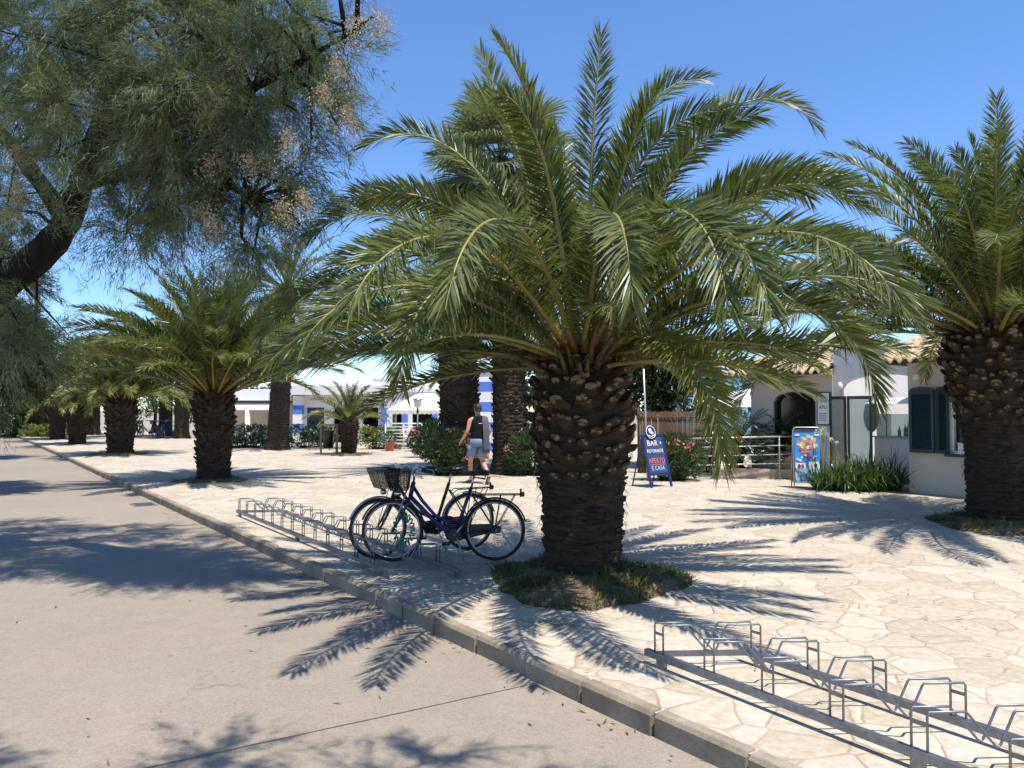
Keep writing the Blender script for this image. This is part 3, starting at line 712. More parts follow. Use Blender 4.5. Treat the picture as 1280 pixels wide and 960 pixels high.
def tamarisk(name, label, loc, trunk_paths, lobes, seed, blossoms=(), per=1.0, bl=.11, bw=.009, K=75, slen=.55, lm='tam_leaf'):
    root = empty(name, loc, 0, label, 'tree', 'tamarisk trees beside the road')
    mb = MB()
    ends = []
    for pts, r0, r1 in trunk_paths:
        # smooth the path
        P = [Vector(p) for p in pts]; Q = []
        for i in range(len(P) - 1):
            p0, p1, p2, p3 = P[max(i - 1, 0)], P[i], P[i + 1], P[min(i + 2, len(P) - 1)]
            for k in range(5):
                t = k / 5
                Q.append(.5 * ((2 * p1) + (p2 - p0) * t + (2 * p0 - 5 * p1 + 4 * p2 - p3) * t * t + (3 * p1 - p0 - 3 * p2 + p3) * t ** 3))
        Q.append(P[-1])
        n = len(Q); rs = [(r0 + (r1 - r0) * i / (n - 1)) * random.uniform(.88, 1.12) for i in range(n)]
        mb.tube(Q, rs, 10, 0)
        ends += Q[n // 3:]
    rnd = np.random.default_rng(seed); acc = Acc()
    E = np.array([tuple(e) for e in ends])
    Cs = []; Ds = []
    for (c, rad, n) in lobes:
        c = np.array(c); rad = np.array(rad); n = int(n * per)
        u = unit(rnd.normal(0, 1, (n, 3))) * rnd.uniform(.25, 1, (n, 1)) ** (1 / 2.2)
        pts = c + u * rad
        # clump the sprays round sub-centres so gaps stay between them
        sub = c + unit(rnd.normal(0, 1, (max(3, n // 26), 3))) * rad * rnd.uniform(.3, .95, (max(3, n // 26), 1))
        near = sub[np.argmin(((pts[:, None] - sub[None]) ** 2).sum(-1), 1)]
        pts = pts * .38 + near * .62
        Cs.append(pts); Ds.append(unit(u) * .6 + rnd.normal(0, .45, (n, 3)) + np.array([0, 0, .15]))
        # limbs and twigs
        for sc in sub:
            b = E[np.argmin(((E - sc) ** 2).sum(-1))]
            m1 = b * .55 + sc * .45 + rnd.normal(0, .12, 3) + np.array([0, 0, .12])
            mb.tube([b, m1, sc * .8 + m1 * .2, sc + (sc - m1) * .25], [.028, .018, .011, .004], 5, 0)
        for q in pts[::5]:
            s0 = sub[np.argmin(((sub - q) ** 2).sum(-1))]
            mb.tube([s0, (s0 + q) / 2 + rnd.normal(0, .05, 3), q], [.008, .005, .002], 3, 0)
    C = np.concatenate(Cs); D = np.concatenate(Ds)
    sprays(acc, C, D, slen, K, bl, bw, .42, .45, seed)
    mb.build('trunk', M['tam_bark'], root)
    link('crown', acc.mesh('crown', [M[lm]]), root)
    if len(blossoms):
        ac = Acc(); bp = np.array([b[:3] for b in blossoms]); 
        reps = 11
        bc = np.repeat(bp, reps, 0) + rnd.normal(0, 1, (len(bp) * reps, 3)) * np.repeat(np.array([b[3] * .55 for b in blossoms]), reps)[:, None]
        sprays(ac, bc, rnd.normal(0, .5, bc.shape) + np.array([0, 0, -.9]), .17, 34, .024, .012, .8, .6, seed + 1)
        link('blossoms', ac.mesh('blossoms', [M['tam_blossom']]), root)
    return root

def at(px, py, Y): return ((px - 640) / 960 * Y, Y, 1.65 + (512 - py) / 960 * Y)
tp = [
    ([(-9.6, 9.6, -.15), (-8.6, 9.5, 1.2), (-7.2, 9.3, 2.4), at(15, 345, 9.2), at(72, 288, 9.1), at(100, 215, 9.0), at(125, 130, 8.9), at(140, 20, 8.8)], .27, .08),
    ([at(80, 275, 9.05), at(40, 220, 9.2), at(0, 170, 9.4), at(-60, 100, 9.6)], .13, .05),
    ([at(110, 200, 9.0), at(170, 120, 8.6), at(230, 70, 8.2), at(270, 20, 7.9), at(300, -60, 7.6)], .13, .04),
    ([at(112, 225, 9.0), at(180, 205, 8.4), at(250, 215, 7.9), at(310, 245, 7.4)], .09, .025),
    ([at(170, 125, 8.6), at(260, 125, 7.8), at(340, 90, 7.2), at(400, 55, 7.0), at(465, 12, 6.8)], .07, .010),
]
lobes = [
    (at(120, 60, 8.8), (1.4, 1.4, 1.2), 330), (at(10, 90, 9.6), (1.2, 1.3, 1.0), 190), (at(255, 50, 7.8), (.95, 1.1, .9), 270),
    (at(330, 110, 7.3), (.6, .9, .55), 120), (at(245, 180, 7.7), (.8, 1.0, .55), 170), (at(300, 240, 7.5), (.45, .6, .35), 60), (at(185, 255, 8.2), (.55, .7, .3), 60),
    (at(345, 40, 7.2), (.5, .9, .5), 80), (at(415, 50, 6.9), (.38, .45, .38), 26), (at(385, 130, 7.0), (.28, .5, .35), 20), (at(50, 190, 9.6), (.8, 1.0, .5), 80), (at(-50, 230, 9.8), (1.0, 1.2, .9), 80), (at(20, 290, 9.9), (.6, .6, .6), 60),
    ((-3.6, 8.0, 7.2), (2.0, 2.2, 1.0), 260), (at(-20, 440, 8.8), (.7, .6, .5), 60), (at(15, 250, 8.5), (.4, .4, .3), 26), (at(50, 400, 9.0), (.4, .5, .35), 22), (at(110, 150, 7.6), (.8, .7, .5), 100), (at(170, 60, 7.4), (.9, .7, .7), 110), (at(40, 60, 7.6), (.8, .7, .7), 90), (at(230, 120, 7.0), (.6, .6, .42), 80),
    (at(360, 270, 7.6), (.25, .5, .25), 14), (at(165, 275, 8.0), (.45, .5, .28), 50), (at(240, 265, 7.7), (.45, .5, .32), 60), (at(310, 295, 7.5), (.4, .5, .25), 50), (at(355, 200, 7.2), (.3, .4, .3), 36), ((-2.4, 7.2, 5.6), (1.0, 1.2, .5), 60),
]
bl = []
for (px, py, s) in ((30, 12, .12), (62, 112, .09), (58, 130, .06), (92, 90, .05), (265, 100, .10), (245, 100, .10), (255, 125, .08), (240, 140, .05), (175, 150, .1), (170, 165, .08), (200, 162, .04), (310, 190, .07), (12, 240, .06), (18, 225, .05), (265, 190, .07), (250, 250, .07), (150, 60, .05), (445, 20, .08), (470, 8, .06), (420, 65, .06), (400, 100, .04), (360, 165, .06), (375, 235, .06), (350, 250, .05), (200, 20, .05), (265, 270, .05), (430, 130, .04), (15, 180, .07), (48, 60, .07), (120, 110, .06), (100, 20, .06), (215, 215, .06), (300, 60, .06), (140, 30, .05), (10, 260, .04)):
    Y = 9.2 - 2.2 * px / 470 - 1.0
    bl.append((*at(px, py, Y), s * .9))
tamarisk('tamarisk_tree', 'large feathery tamarisk leaning over the road, with tan seed tassels', (0, 0, 0), tp, lobes, 5, bl, 1.2, .12, .0068, 80)
tamarisk('tamarisk_tree', 'tamarisk behind the viewer whose boughs throw the leafy shadows at the bottom of the road', (0, 0, 0),
    [([(-6.8, -2.5, -.15), (-6.2, -2.0, 1.5), (-5.0, -1.2, 3.4), (-3.2, .2, 4.9), (-1.2, 1.3, 5.3), (.4, 1.9, 5.3)], .3, .04), ([(-5.0, -1.2, 3.4), (-5.2, -.4, 4.8), (-4.6, .6, 5.6)], .14, .05)],
    [((-1.75, 2.35, 5.3), (.8, .35, .35), 60), ((-.3, 2.45, 5.2), (.45, .25, .25), 26), ((.75, 2.3, 5.2), (.75, .38, .35), 60), ((-3.6, .8, 5.6), (1.5, 1.2, .7), 160), ((-4.9, -.6, 5.6), (1.7, 1.5, .9), 160)], 12, (), 1.0, .12, .012, 60, .5)
# further tamarisks down the left of the road
def tam2(label, x, y, h, seed, mirror=1):
    tp = [([(x - 1.6, y, -.15), (x - 1.0, y, 1.0), (x - .2, y - .1, h * .45), (x + .5, y - .2, h * .7), (x + .9, y, h * .95)], .28, .06),
          ([(x - .2, y - .1, h * .45), (x + .9, y - .4, h * .6), (x + 1.8, y - .5, h * .62)], .12, .03), ([(x - .6, y, h * .3), (x - 1.5, y - .3, h * .6), (x - 2.0, y, h * .8)], .13, .04)]
    lb = [((x, y, h * .85), (2.3, 2.0, h * .22), 480), ((x + 1.3, y - .4, h * .60), (1.5, 1.4, h * .2), 420), ((x - 1.4, y, h * .62), (1.6, 1.5, h * .24), 340), ((x + .3, y - .6, h * .50), (1.9, 1.2, h * .17), 420)]
    return tamarisk('tamarisk_tree', label, (0, 0, 0), tp, lb, seed, (), 1.0, .16, .02, 60, .7, 'tam_shaded')
tam2('shade-darkened tamarisk standing under the leaning tree at the road edge', -12.3, 16.5, 5.0, 15)
tam2('far shade-darkened tamarisk down the road, behind the nearer two', -19.6, 27.5, 6.2, 16)

# ---------------------------------------------------------------- shrubs and plants
def leafball(acc, c, rad, n, ll, lw, seed, m=0, up=.4):
    r = np.random.default_rng(seed)
    u = unit(r.normal(0, 1, (n, 3))); q = r.uniform(.2, 1, (n, 1)) ** (1 / 2.6)
    sub = unit(r.normal(0, 1, (14, 3))) * .8
    near = sub[np.argmin(((u[:, None] - sub[None]) ** 2).sum(-1), 1)]
    p = np.array(c) + (u * q * .72 + near * .30) * np.array(rad)
    d = unit(u * .7 + r.normal(0, .5, (n, 3)) + np.array([0, 0, up])); wv = unit(np.cross(d, r.normal(0, 1, (n, 3)))) * lw * .5
    l = ll * r.uniform(.6, 1.2, (n, 1))
    V = np.stack([p, p + d * l * .5 - wv, p + d * l * .5 + wv, p + d * l], 1).reshape(-1, 3)
    V[:, 2] = np.maximum(V[:, 2], .02)
    b = np.arange(n)[:, None] * 4
    acc.add(V, np.concatenate([b + np.array([[0, 2, 1]]), b + np.array([[1, 2, 3]])]), m)

def shrub(name, label, cat, loc, balls, leafm, group=None, ll=.11, lw=.03, flowers=None, nfl=14, fs=.05, seed=1, stem_h=None, dens=1.0):
    o = empty(name, loc, 0, label, cat, group); acc = Acc()
    for i, (c, rad, n) in enumerate(balls): leafball(acc, c, rad, int(n * dens), ll, lw, seed * 10 + i)
    link('foliage', acc.mesh('foliage', [leafm]), o)
    r = random.Random(seed); mb = MB()
    for i in range(9):
        c, rad, n = balls[i % len(balls)]
        a = r.uniform(0, 6.28)
        mb.tube([(c[0] * .6 + .08 * math.cos(a), c[1] * .6 + .08 * math.sin(a), -.02), (c[0] + rad[0] * .3 * math.cos(a), c[1] + rad[1] * .3 * math.sin(a), c[2] * .6), (c[0] + rad[0] * .6 * math.cos(a), c[1] + rad[1] * .6 * math.sin(a), c[2] + rad[2] * .4)], [.02, .014, .006], 5)
    xs_ = [b[0][0] for b in balls]
    if len(balls) > 1: mb.tube([(min(xs_) * .6 - .1, 0, .01), (max(xs_) * .6 + .1, 0, .01)], .09, 6)
    mb.build('stem', M['tam_bark'], o)
    if flowers:
        ac = Acc()
        for i in range(nfl):
            c, rad, n = balls[r.randrange(len(balls))]
            a = r.uniform(0, 2 * PI); b = r.uniform(-.1, 1.2)
            p = (c[0] + rad[0] * 1.0 * math.cos(b) * math.cos(a), c[1] + rad[1] * 1.0 * math.cos(b) * math.sin(a), max(.1, c[2] + rad[2] * math.sin(b)))
            leafball(ac, p, (fs, fs, fs * .8), 14, fs * .9, fs * .7, seed * 100 + i)
        link('blossoms', ac.mesh('blossoms', [flowers]), o)
    return o

GO = 'oleander bushes round the two dark palm trunks'
shrub('oleander_bush', 'oleander with dark leaves and pink flowers at the left of the walking man', 'bush', (-1.55, 19.35, 0), [((0, 0, .6), (.6, .45, .62), 2400), ((-.45, .2, .85), (.45, .4, .6), 1400), ((.35, -.05, .45), (.4, .35, .45), 1000)], M['ole_leaf'], GO, .13, .028, M['pink'], 16, .06, 1)
shrub('oleander_bush', 'oleander with pink blooms beside the fan palm trunk, right of the man', 'bush', (.42, 19.3, 0), [((0, 0, .55), (.6, .5, .6), 2400), ((.35, 0, .85), (.45, .4, .55), 1500), ((-.25, .1, .35), (.35, .35, .4), 700)], M['ole_leaf'], GO, .13, .028, M['pink'], 12, .06, 2)
shrub('oleander_bush', 'rounded green oleander with large pink flowers behind the bar board', 'bush', (3.75, 18.0, 0), [((0, 0, .55), (.62, .5, .55), 2600), ((.3, -.1, .45), (.45, .4, .45), 1300), ((-.35, 0, .6), (.4, .4, .5), 1000)], M['mid_leaf'], None, .14, .03, M['pink'], 16, .075, 3)
shrub('oleander_bush', 'purple-leaved dark bush beside the slatted railing and lamp post', 'bush', (-3.0, 26.5, 0), [((0, 0, .6), (.65, .5, .6), 1500), ((.5, 0, .7), (.5, .5, .6), 1000)], M['dark_leaf'], None, .16, .04, M['pink'], 6, .06, 4)
GH = 'clipped hedge before the white bar'
hedges = [(-11.6, 33.2, 2.6, 'white-flowered hedge left of the tall leaning palm'), (-8.6, 33.0, 1.9, 'white-flowered hedge between the tall leaning palm and the litter bin'), (-5.4, 32.0, 1.6, 'sunny pale hedge between the young palm and the slatted railing')]
for i, (x, y, w_, lb) in enumerate(hedges):
    n = int(w_ / .5); 
    shrub('hedge', lb, 'hedge', (x, y, 0), [((-w_ / 2 + (k + .5) * w_ / n, random.uniform(-.1, .1), .5), (.5, .4, .52), 650) for k in range(n)], M['mid_leaf'] if i < 2 else M['bright_leaf'], GH, .14, .05, M['white_petal'], 34, .06, 20 + i)
GB = 'green bushes where the road ends'
shrub('bush', 'low yellow-green bush at the far end of the kerb', 'bush', (-28.2, 46.5, 0), [((-.9 + k * .6, .0, .3), (.65, .6, .42), 420) for k in range(5)], M['bright_leaf'], None, .2, .08, None, 0, 0, 31)
shrub('bush', 'big rounded green bush at the end of the road, left of the yellow-green one', 'bush', (-31.8, 48.5, 0), [((0, 0, .8), (1.3, 1.2, .9), 1500), ((-1.3, .3, .9), (1.2, 1, 1.0), 1300), ((.9, .5, .6), (.8, .8, .7), 700)], M['mid_leaf'], GB, .22, .09, None, 0, 0, 32)
shrub('bush', 'taller green bush behind the rounded one at the road end', 'bush', (-34.5, 53, 0), [((0, 0, 1.1), (1.8, 1.5, 1.3), 1600), ((2.2, .6, 1.0), (1.6, 1.2, 1.2), 1200)], M['mid_leaf'], GB, .25, .1, None, 0, 0, 33)
# dark trees closing the view behind the row of palms
def backtree(label, loc, h, w_, leafm, seed, n=2600, group='trees beyond the palms'):
    o = empty('background_tree', loc, 0, label, 'tree', group); acc = Acc(); r = random.Random(seed); mb = MB()
    mb.tube([(0, 0, -.9), (.1, 0, h * .3), (.05, .1, h * .6)], [.16, .12, .06], 8)
    for k in range(6):
        c = (r.uniform(-.5, .5) * w_, r.uniform(-.4, .4) * w_, h * r.uniform(.45, .8)); rd = w_ * r.uniform(.35, .55)
        leafball(acc, c, (rd, rd, h * r.uniform(.18, .28)), n // 6, .26, .1, seed * 7 + k)
        mb.tube([(.08, 0, h * .35), (c[0] * .5, c[1] * .5, c[2] * .75), c], [.07, .05, .02], 6)
    mb.build('trunk', M['tam_bark'], o); link('crown', acc.mesh('crown', [leafm]), o); return o
for i, (x, y, h, w_, m_, lb) in enumerate([(-38, 60, 8.5, 6, 'dark_leaf', 'dark tree at the far left end of the road'), (-32, 61, 6.5, 5, 'mid_leaf', 'green tree behind the last palm of the row'), (-27, 58, 4.3, 4, 'mid_leaf', 'green tree behind the yellow-green bush and palms'), (-22.8, 56, 4.2, 3.6, 'mid_leaf', 'leafy tree behind the parked bicycles'), (-18.6, 55, 4.0, 3.4, 'dark_leaf', 'dark tree right of the parked bicycles'), (-15.0, 50, 3.4, 3.0, 'mid_leaf', 'small green tree between the bicycles and the white bar'), (-20.6, 52, 2.4, 3.0, 'mid_leaf', 'low green tree just behind the parked bicycles'), (-46, 62, 9, 7, 'dark_leaf', 'dark tree left of the road end behind tamarisks')]):
    backtree(lb, (x, y, 0), h, w_, M[m_], 40 + i)
backtree('dark leafy tree above the reed fence behind the bar board', (4.4, 22.3, 0), 4.3, 2.0, M['dark_leaf'], 60, 5200, None)
backtree('small tree showing under the tiled eave beyond the white tent', (10.8, 34, 0), 3.6, 1.3, M['mid_leaf'], 61, 900, None)
backtree('green tree glimpsed between the fan palm trunk and the large palm', (1.0, 24.0, 0), 4.4, 1.8, M['mid_leaf'], 62, 2600, None)

# cycads
def cycad(label, loc, seed, h, n, Ln):
    r = random.Random(seed); acc = Acc()
    for i in range(n):
        q = (i + .5) / n; az = i * 137.5 + r.uniform(-6, 6); e0 = 78 - 80 * q + r.uniform(-5, 5)
        frond(acc, (.1 * math.cos(R(az)), .1 * math.sin(R(az)), h), az, e0, e0 - r.uniform(35, 70), Ln * r.uniform(.85, 1.1), r.uniform(-20, 20), 1.5, 52, .16, .013, 0, 0, .012, .1, 28, 68, 0, 0, .02)
    o = empty('cycad', loc, r.uniform(0, 3), label, 'cycad', 'cycads behind the ramp railing')
    link('crown', acc.mesh('crown', [M['cycad_leaf']]), o)
    link('trunk', boot_trunk('trunk', [(0, .2), (h, .22), (h + .12, .1)], .05, h, .08, 9, .1, seed, .2, .4), o); return o
cycad('dark cycad rosette at the left behind the ramp railing', (5.55, 19.2, 0), 3, .62, 62, 1.25)
cycad('wide dark cycad in front of the arched dark window', (6.95, 18.9, 0), 4, .50, 62, 1.30)
# strap-leaved clump
def straps(acc, n, rad, ln, w, seed):
    r = np.random.default_rng(seed); K = 7; t = np.linspace(0, 1, K)[None, :, None]
    a = r.uniform(0, 2 * PI, n); q = np.sqrt(r.uniform(0, 1, n)) * rad
    o = np.stack([q * np.cos(a), q * np.sin(a), 0 * a], 1)[:, None]
    az = a + r.normal(0, .6, n); el = r.uniform(.7, 1.45, n)
    d = np.stack([np.cos(el) * np.cos(az), np.cos(el) * np.sin(az), np.sin(el)], 1)[:, None]
    l = (ln * r.uniform(.6, 1.15, n))[:, None, None]
    p = o + d * l * t + np.array([0, 0, -1.0]) * l * (r.uniform(.2, .75, n)[:, None, None]) * t ** 2.2
    s = np.stack([-np.sin(az), np.cos(az), 0 * az], 1)[:, None] * (w * np.interp(np.linspace(0, 1, K), [0, .4, 1], [.7, 1, .1]))[None, :, None]
    V = np.stack([p - s, p + s], 2); V[..., 2] = np.maximum(V[..., 2], .01)
    V = V.reshape(-1, 3)
    b = (np.arange(n)[:, None] * K * 2 + np.arange(K - 1)[None] * 2).reshape(-1, 1)
    acc.add(V, np.concatenate([b + np.array([[0, 1, 3]]), b + np.array([[0, 3, 2]])]), 0)
o = empty('agapanthus_clump', (7.05, 15.75, 0), 0, 'big clump of glossy strap leaves with tall white flower stalks beside the ice cream poster', 'plant')
acc = Acc()
for k, (dx, dy) in enumerate(((-.55, .1), (-.15, -.1), (.3, 0), (.7, .15), (.05, .35))):
    a1 = Acc(); straps(a1, 190, .26, 1.1, .016, 50 + k); acc.add(np.concatenate(a1.V) + np.array([dx, dy, 0]), np.concatenate(a1.T), 0)
link('foliage', acc.mesh('foliage', [M['strap_leaf']]), o)
rr = random.Random(4)
for k in range(11):
    x = rr.choice((-.75, -.7, -.6, -.5, .5)) + rr.uniform(-.12, .12); y = rr.uniform(-.2, .3); h = rr.uniform(.85, 1.25); lx = rr.uniform(-.12, .12)
    mb = MB(); mb.tube([(x, y, 0), (x + lx * .4, y, h * .5), (x + lx, y, h)], [.006, .005, .004], 5); st = mb.build('flower_stalk', M['strap_leaf'], o)
    ac = Acc(); leafball(ac, (x + lx, y, h + .02), (.035, .035, .03), 26, .035, .02, 300 + k); link('flower_head', ac.mesh('flower_head', [M['white_petal']]), st)

# ---------------------------------------------------------------- bike racks
def rack(label, start, direction, cross, nslots, pitch, rx=None):
    u = Vector((*direction, 0)).normalized(); c = Vector(cross + (0,)) if len(cross) == 2 else Vector(cross)
    o = empty('bike_rack', (start[0], start[1], 0), 0, label, 'bike rack', 'galvanised bike racks')
    Ln = nslots * pitch + .1
    w = Vector((-u.y, u.x, 0))
    for base in (Vector((0, 0, 0)), c):
        mb = MB(); a = base - u * .06; b = base + u * Ln
        pr = [(-.02, .05), (.02, .05), (.02, .093), (-.02, .093)]
        mb.loft([[a + w * x + Vector((0, 0, z)) for x, z in pr], [b + w * x + Vector((0, 0, z)) for x, z in pr]], 0, True, False)
        mb.build('rail', M['steel'], o, bevel=.003)
        for q in (.08, Ln / 2, Ln - .12):
            mb = MB(); p = base + u * q
            mb.loft([[p + u * x + w * y + Vector((0, 0, z)) for x, y in ((-.03, -.018), (.03, -.018), (.03, .018), (-.03, .018))] for z in (-.005, .052)], 0, True, False)
            mb.build('foot', M['steel'], o)
    for q in (0.0,):
        mb = MB(); p = u * q; cw = Vector((-c.y, c.x, 0)).normalized() * .004
        mb.loft([[p + x + Vector((0, 0, z)) for x, z in ((cw, .052), (-cw, .052), (-cw, .09), (cw, .09))], [p + c + x + Vector((0, 0, z)) for x, z in ((cw, .052), (-cw, .052), (-cw, .09), (cw, .09))]], 0, True, False)
        mb.build('crossbar', M['steel'], o)
    prof = [(0, .09), (0, .262), (.012, .274), (.285, .274), (.305, .262), (.5, .12), (.52, .112), (.54, .12), (.645, .262), (.66, .274), (.985, .274), (1, .262), (1, .09)]
    for k in range(nslots):
        mb = MB()
        for off in (0, .075):
            b = u * (.02 + k * pitch + off)
            mb.tube([b + c * x + Vector((0, 0, z)) for x, z in prof], .0062, 7)
        for x in (0.0, 1.0):
            p0 = u * (.02 + k * pitch) + c * x; p1 = p0 + u * .075
            mb.loft([[p0 + Vector((0, 0, z)) + w * y for y, z in ((-.002, .205), (.002, .205), (.002, .222), (-.002, .222))], [p1 + Vector((0, 0, z)) + w * y for y, z in ((-.002, .205), (.002, .205), (.002, .222), (-.002, .222))]], 0, True, False)
        mb.build('hoop', M['steel'], o)
    return o
rack('galvanised bike rack in the corner, empty and nearest the kerb', (.91, 5.02), (.55, -.835), (.63, .03), 8, .42)
rack2 = rack('long galvanised bike rack holding the two bicycles', (-4.24, 11.96), (.567, -.824), (.66, .06), 13, .41)
rack('far low bike rack in front of the hedge by the litter bin', (-8.3, 31.2), (1, .05), (.1, .6), 4, .42)

# ---------------------------------------------------------------- bicycles (local +x is forward)
def make_wheel(root, x, name='wheel', r=.335):
    mb = MB()
    mb.tube([(x, -.035, r), (x, .035, r)], .022, 10); 
    for i in range(28):
        a = 2 * PI * i / 28; sgn = 1 if i % 2 else -1
        a2 = a + sgn * .5
        mb.tube([(x + .02 * math.cos(a2), sgn * .025, r + .02 * math.sin(a2)), (x + (r - .045) * math.cos(a), 0, r + (r - .045) * math.sin(a))], .0013, 3, 0, False)
    wh = mb.build(name, M['silver'], root)
    def ring(rr_, rad, m, nm, squash=1):
        b = MB(); b.tube([(x + rr_ * math.cos(2 * PI * i / 40), 0, r + rr_ * math.sin(2 * PI * i / 40)) for i in range(40)], rad, 8, 0, False, True, squash); return b.build(nm, m, wh)
    ring(r - .018, .018, M['rubber'], 'tyre'); ring(r - .041, .011, M['silver'], 'rim')
    return wh
def arc_guard(x, a0, a1, r=.335, w=.024):
    mb = MB(); n = 18; rings = []
    for i in range(n + 1):
        a = R(a0 + (a1 - a0) * i / n); rings.append([(x + (r + q) * math.cos(a), y, r + (r + q) * math.sin(a)) for y, q in ((-w, .004), (-w * .6, .018), (0, .023), (w * .6, .018), (w, .004), (0, .017))])
    mb.loft(rings); return mb
def bicycle(loc, heading, label, framem, rims, basket_front, style):
    o = empty('bicycle', loc, math.atan2(heading[1], heading[0]), label, 'bicycle', 'bicycles parked in the rack')
    X0, X1, r = -.555, .555, .335
    make_wheel(o, X1); make_wheel(o, X0)
    bb = (-.12, 0, .29); head_t = (.33, 0, .86); head_b = (.365, 0, .70); seat_t = (-.30, 0, .80)
    mb = MB()
    mb.tube([head_t, head_b], .025, 10)
    mb.tube([head_b, (.20, 0, .53), (.02, 0, .36), bb], .026, 8)                     # low swept down tube
    mb.tube([(.34, 0, .82), (.24, 0, .66), (.10, 0, .50), (-.05, 0, .42), (-.17, 0, .42)], .019, 8)
    mb.tube([bb, seat_t], .02, 8)
    for s in (-1, 1):
        mb.tube([(bb[0], .02 * s, bb[2]), (-.3, .05 * s, .31), (X0, .055 * s, r)], .009, 6)
        mb.tube([(seat_t[0], .02 * s, seat_t[2] - .08), (-.42, .045 * s, .55), (X0, .055 * s, r)], .008, 6)
        mb.tube([(.368, .03 * s, .70), (.42, .04 * s, .58), (.49, .045 * s, .44), (X1, .05 * s, r)], [.019, .017, .014, .011], 6)
    mb.tube([(.368, -.03, .70), (.368, .03, .70)], .014, 6)
    mb.ball(bb, .04, .045, .04)
    mb.build('frame', framem, o)
    arc_guard(X1, 20, 175).build('mudguard', rims, o); arc_guard(X0, -15, 165).build('mudguard', rims, o)
    mb = MB(); mb.tube([(.33, 0, .86), (.315, 0, 1.0)], .013, 8)
    mb.tube([(.12, -.27, .985), (.20, -.26, 1.0), (.30, -.16, 1.03), (.33, 0, 1.0), (.30, .16, 1.03), (.20, .26, 1.0), (.12, .27, .985)], .011, 8)
    hb = mb.build('handlebar', M['chrome'], o)
    for s in (-1, 1):
        mb = MB(); mb.tube([(.11, .27 * s, .984), (.23, .258 * s, 1.003)], .017, 8); mb.build('grip', M['rubber'], hb)
        mb = MB(); mb.tube([(.27, .22 * s, 1.02), (.28, .21 * s, .985), (.18, .24 * s, .965)], .006, 5); mb.build('brake_lever', M['chrome'], hb)
    mb = MB(); mb.tube([seat_t, (-.33, 0, .93)], .012, 8); mb.build('seat_post', M['chrome'], o)
    mb = MB(); rings = []
    for x, w_, h, z in ((-.50, .02, .02, .955), (-.48, .085, .03, .955), (-.42, .10, .035, .96), (-.34, .075, .03, .955), (-.24, .035, .025, .95), (-.20, .012, .012, .945)):
        rings.append([(x, w_ * math.cos(2 * PI * j / 12), z + h * math.sin(2 * PI * j / 12)) for j in range(12)])
    mb.loft(rings); mb.tube([(-.45, -.04, .93), (-.45, -.04, .89), (-.34, 0, .905)], .008, 5); mb.tube([(-.45, .04, .93), (-.45, .04, .89), (-.34, 0, .905)], .008, 5)
    mb.build('saddle', M['black'], o)
    # rear carrier
    mb = MB(); zc = .72
    for s in (-1, 1):
        mb.tube([(-.33, .05 * s, zc - .04), (-.38, .06 * s, zc), (-.82, .06 * s, zc), (-.84, .0, zc)], .006, 5)
        mb.tube([(-.62, .06 * s, zc), (X0, .065 * s, r)], .005, 5); mb.tube([(-.78, .06 * s, zc), (X0, .065 * s, r)], .005, 5)
    for x in (-.45, -.55, -.65, -.75): mb.tube([(x, -.06, zc), (x, .06, zc)], .004, 4)
    mb.build('carrier', M['black'], o)
    mb = MB(); mb.tube([(-.84, 0, zc - .03), (-.84, 0, zc + .06)], .012, 6); mb.build('tail_bracket', M['black'], o)
    mb = MB(); mb.ball((-.865, 0, zc + .0), .02, .03, .03); mb.build('tail_light', M['lens_red'], o)
    # chain guard and cranks (right side is -y)
    mb = MB(); pr = [(-.02, .36), (.0, .30), (-.03, .22), (-.15, .21), (-.45, .275), (-.62, .29), (-.63, .36), (-.5, .39), (-.2, .385)]
    mb.loft([[(x, -.075, z) for x, z in pr], [(x, -.055, z) for x, z in pr]], 0, True, False); mb.build('chain_guard', M['black'] if style == 0 else framem, o, bevel=.004)
    mb = MB(); mb.loft([[(x, .055, z) for x, z in [(-.12 + .07 * math.cos(a * PI / 8), .29 + .07 * math.sin(a * PI / 8)) for a in range(16)]], [(x, .058, z) for x, z in [(-.12 + .07 * math.cos(a * PI / 8), .29 + .07 * math.sin(a * PI / 8)) for a in range(16)]]], 0, True, False)
    mb.build('chainring_cover', M['black'], o)
    mb = MB(); mb.tube([(bb[0], -.09, bb[2]), (bb[0] + .10, -.095, bb[2] - .13)], .009, 6); mb.tube([(bb[0], .09, bb[2]), (bb[0] - .10, .095, bb[2] + .13)], .009, 6); mb.tube([(bb[0], -.09, bb[2]), (bb[0], .09, bb[2])], .012, 8); mb.build('crank', M['chrome'], o)
    for (x, s, z) in ((bb[0] + .10, -1, bb[2] - .13), (bb[0] - .10, 1, bb[2] + .13)):
        mb = MB(); mb.box(x - .045, x + .045, min(.10 * s, .19 * s), max(.10 * s, .19 * s), z - .012, z + .012); mb.build('pedal', M['rubber'], o, bevel=.004)
    mb = MB(); mb.tube([(-.14, .05, .27), (-.22, .12, .02)], .008, 6); mb.tube([(-.22, .12, .02), (-.27, .13, .012)], .007, 6); mb.build('kickstand', M['silver'], o)
    mb = MB(); mb.ball((.43, 0, .80) if not basket_front else (.50, 0, .735), .04, .035, .035); mb.tube([(.345, 0, .82), (.43, 0, .80)], .007, 5); mb.build('headlight', M['chrome'], o)
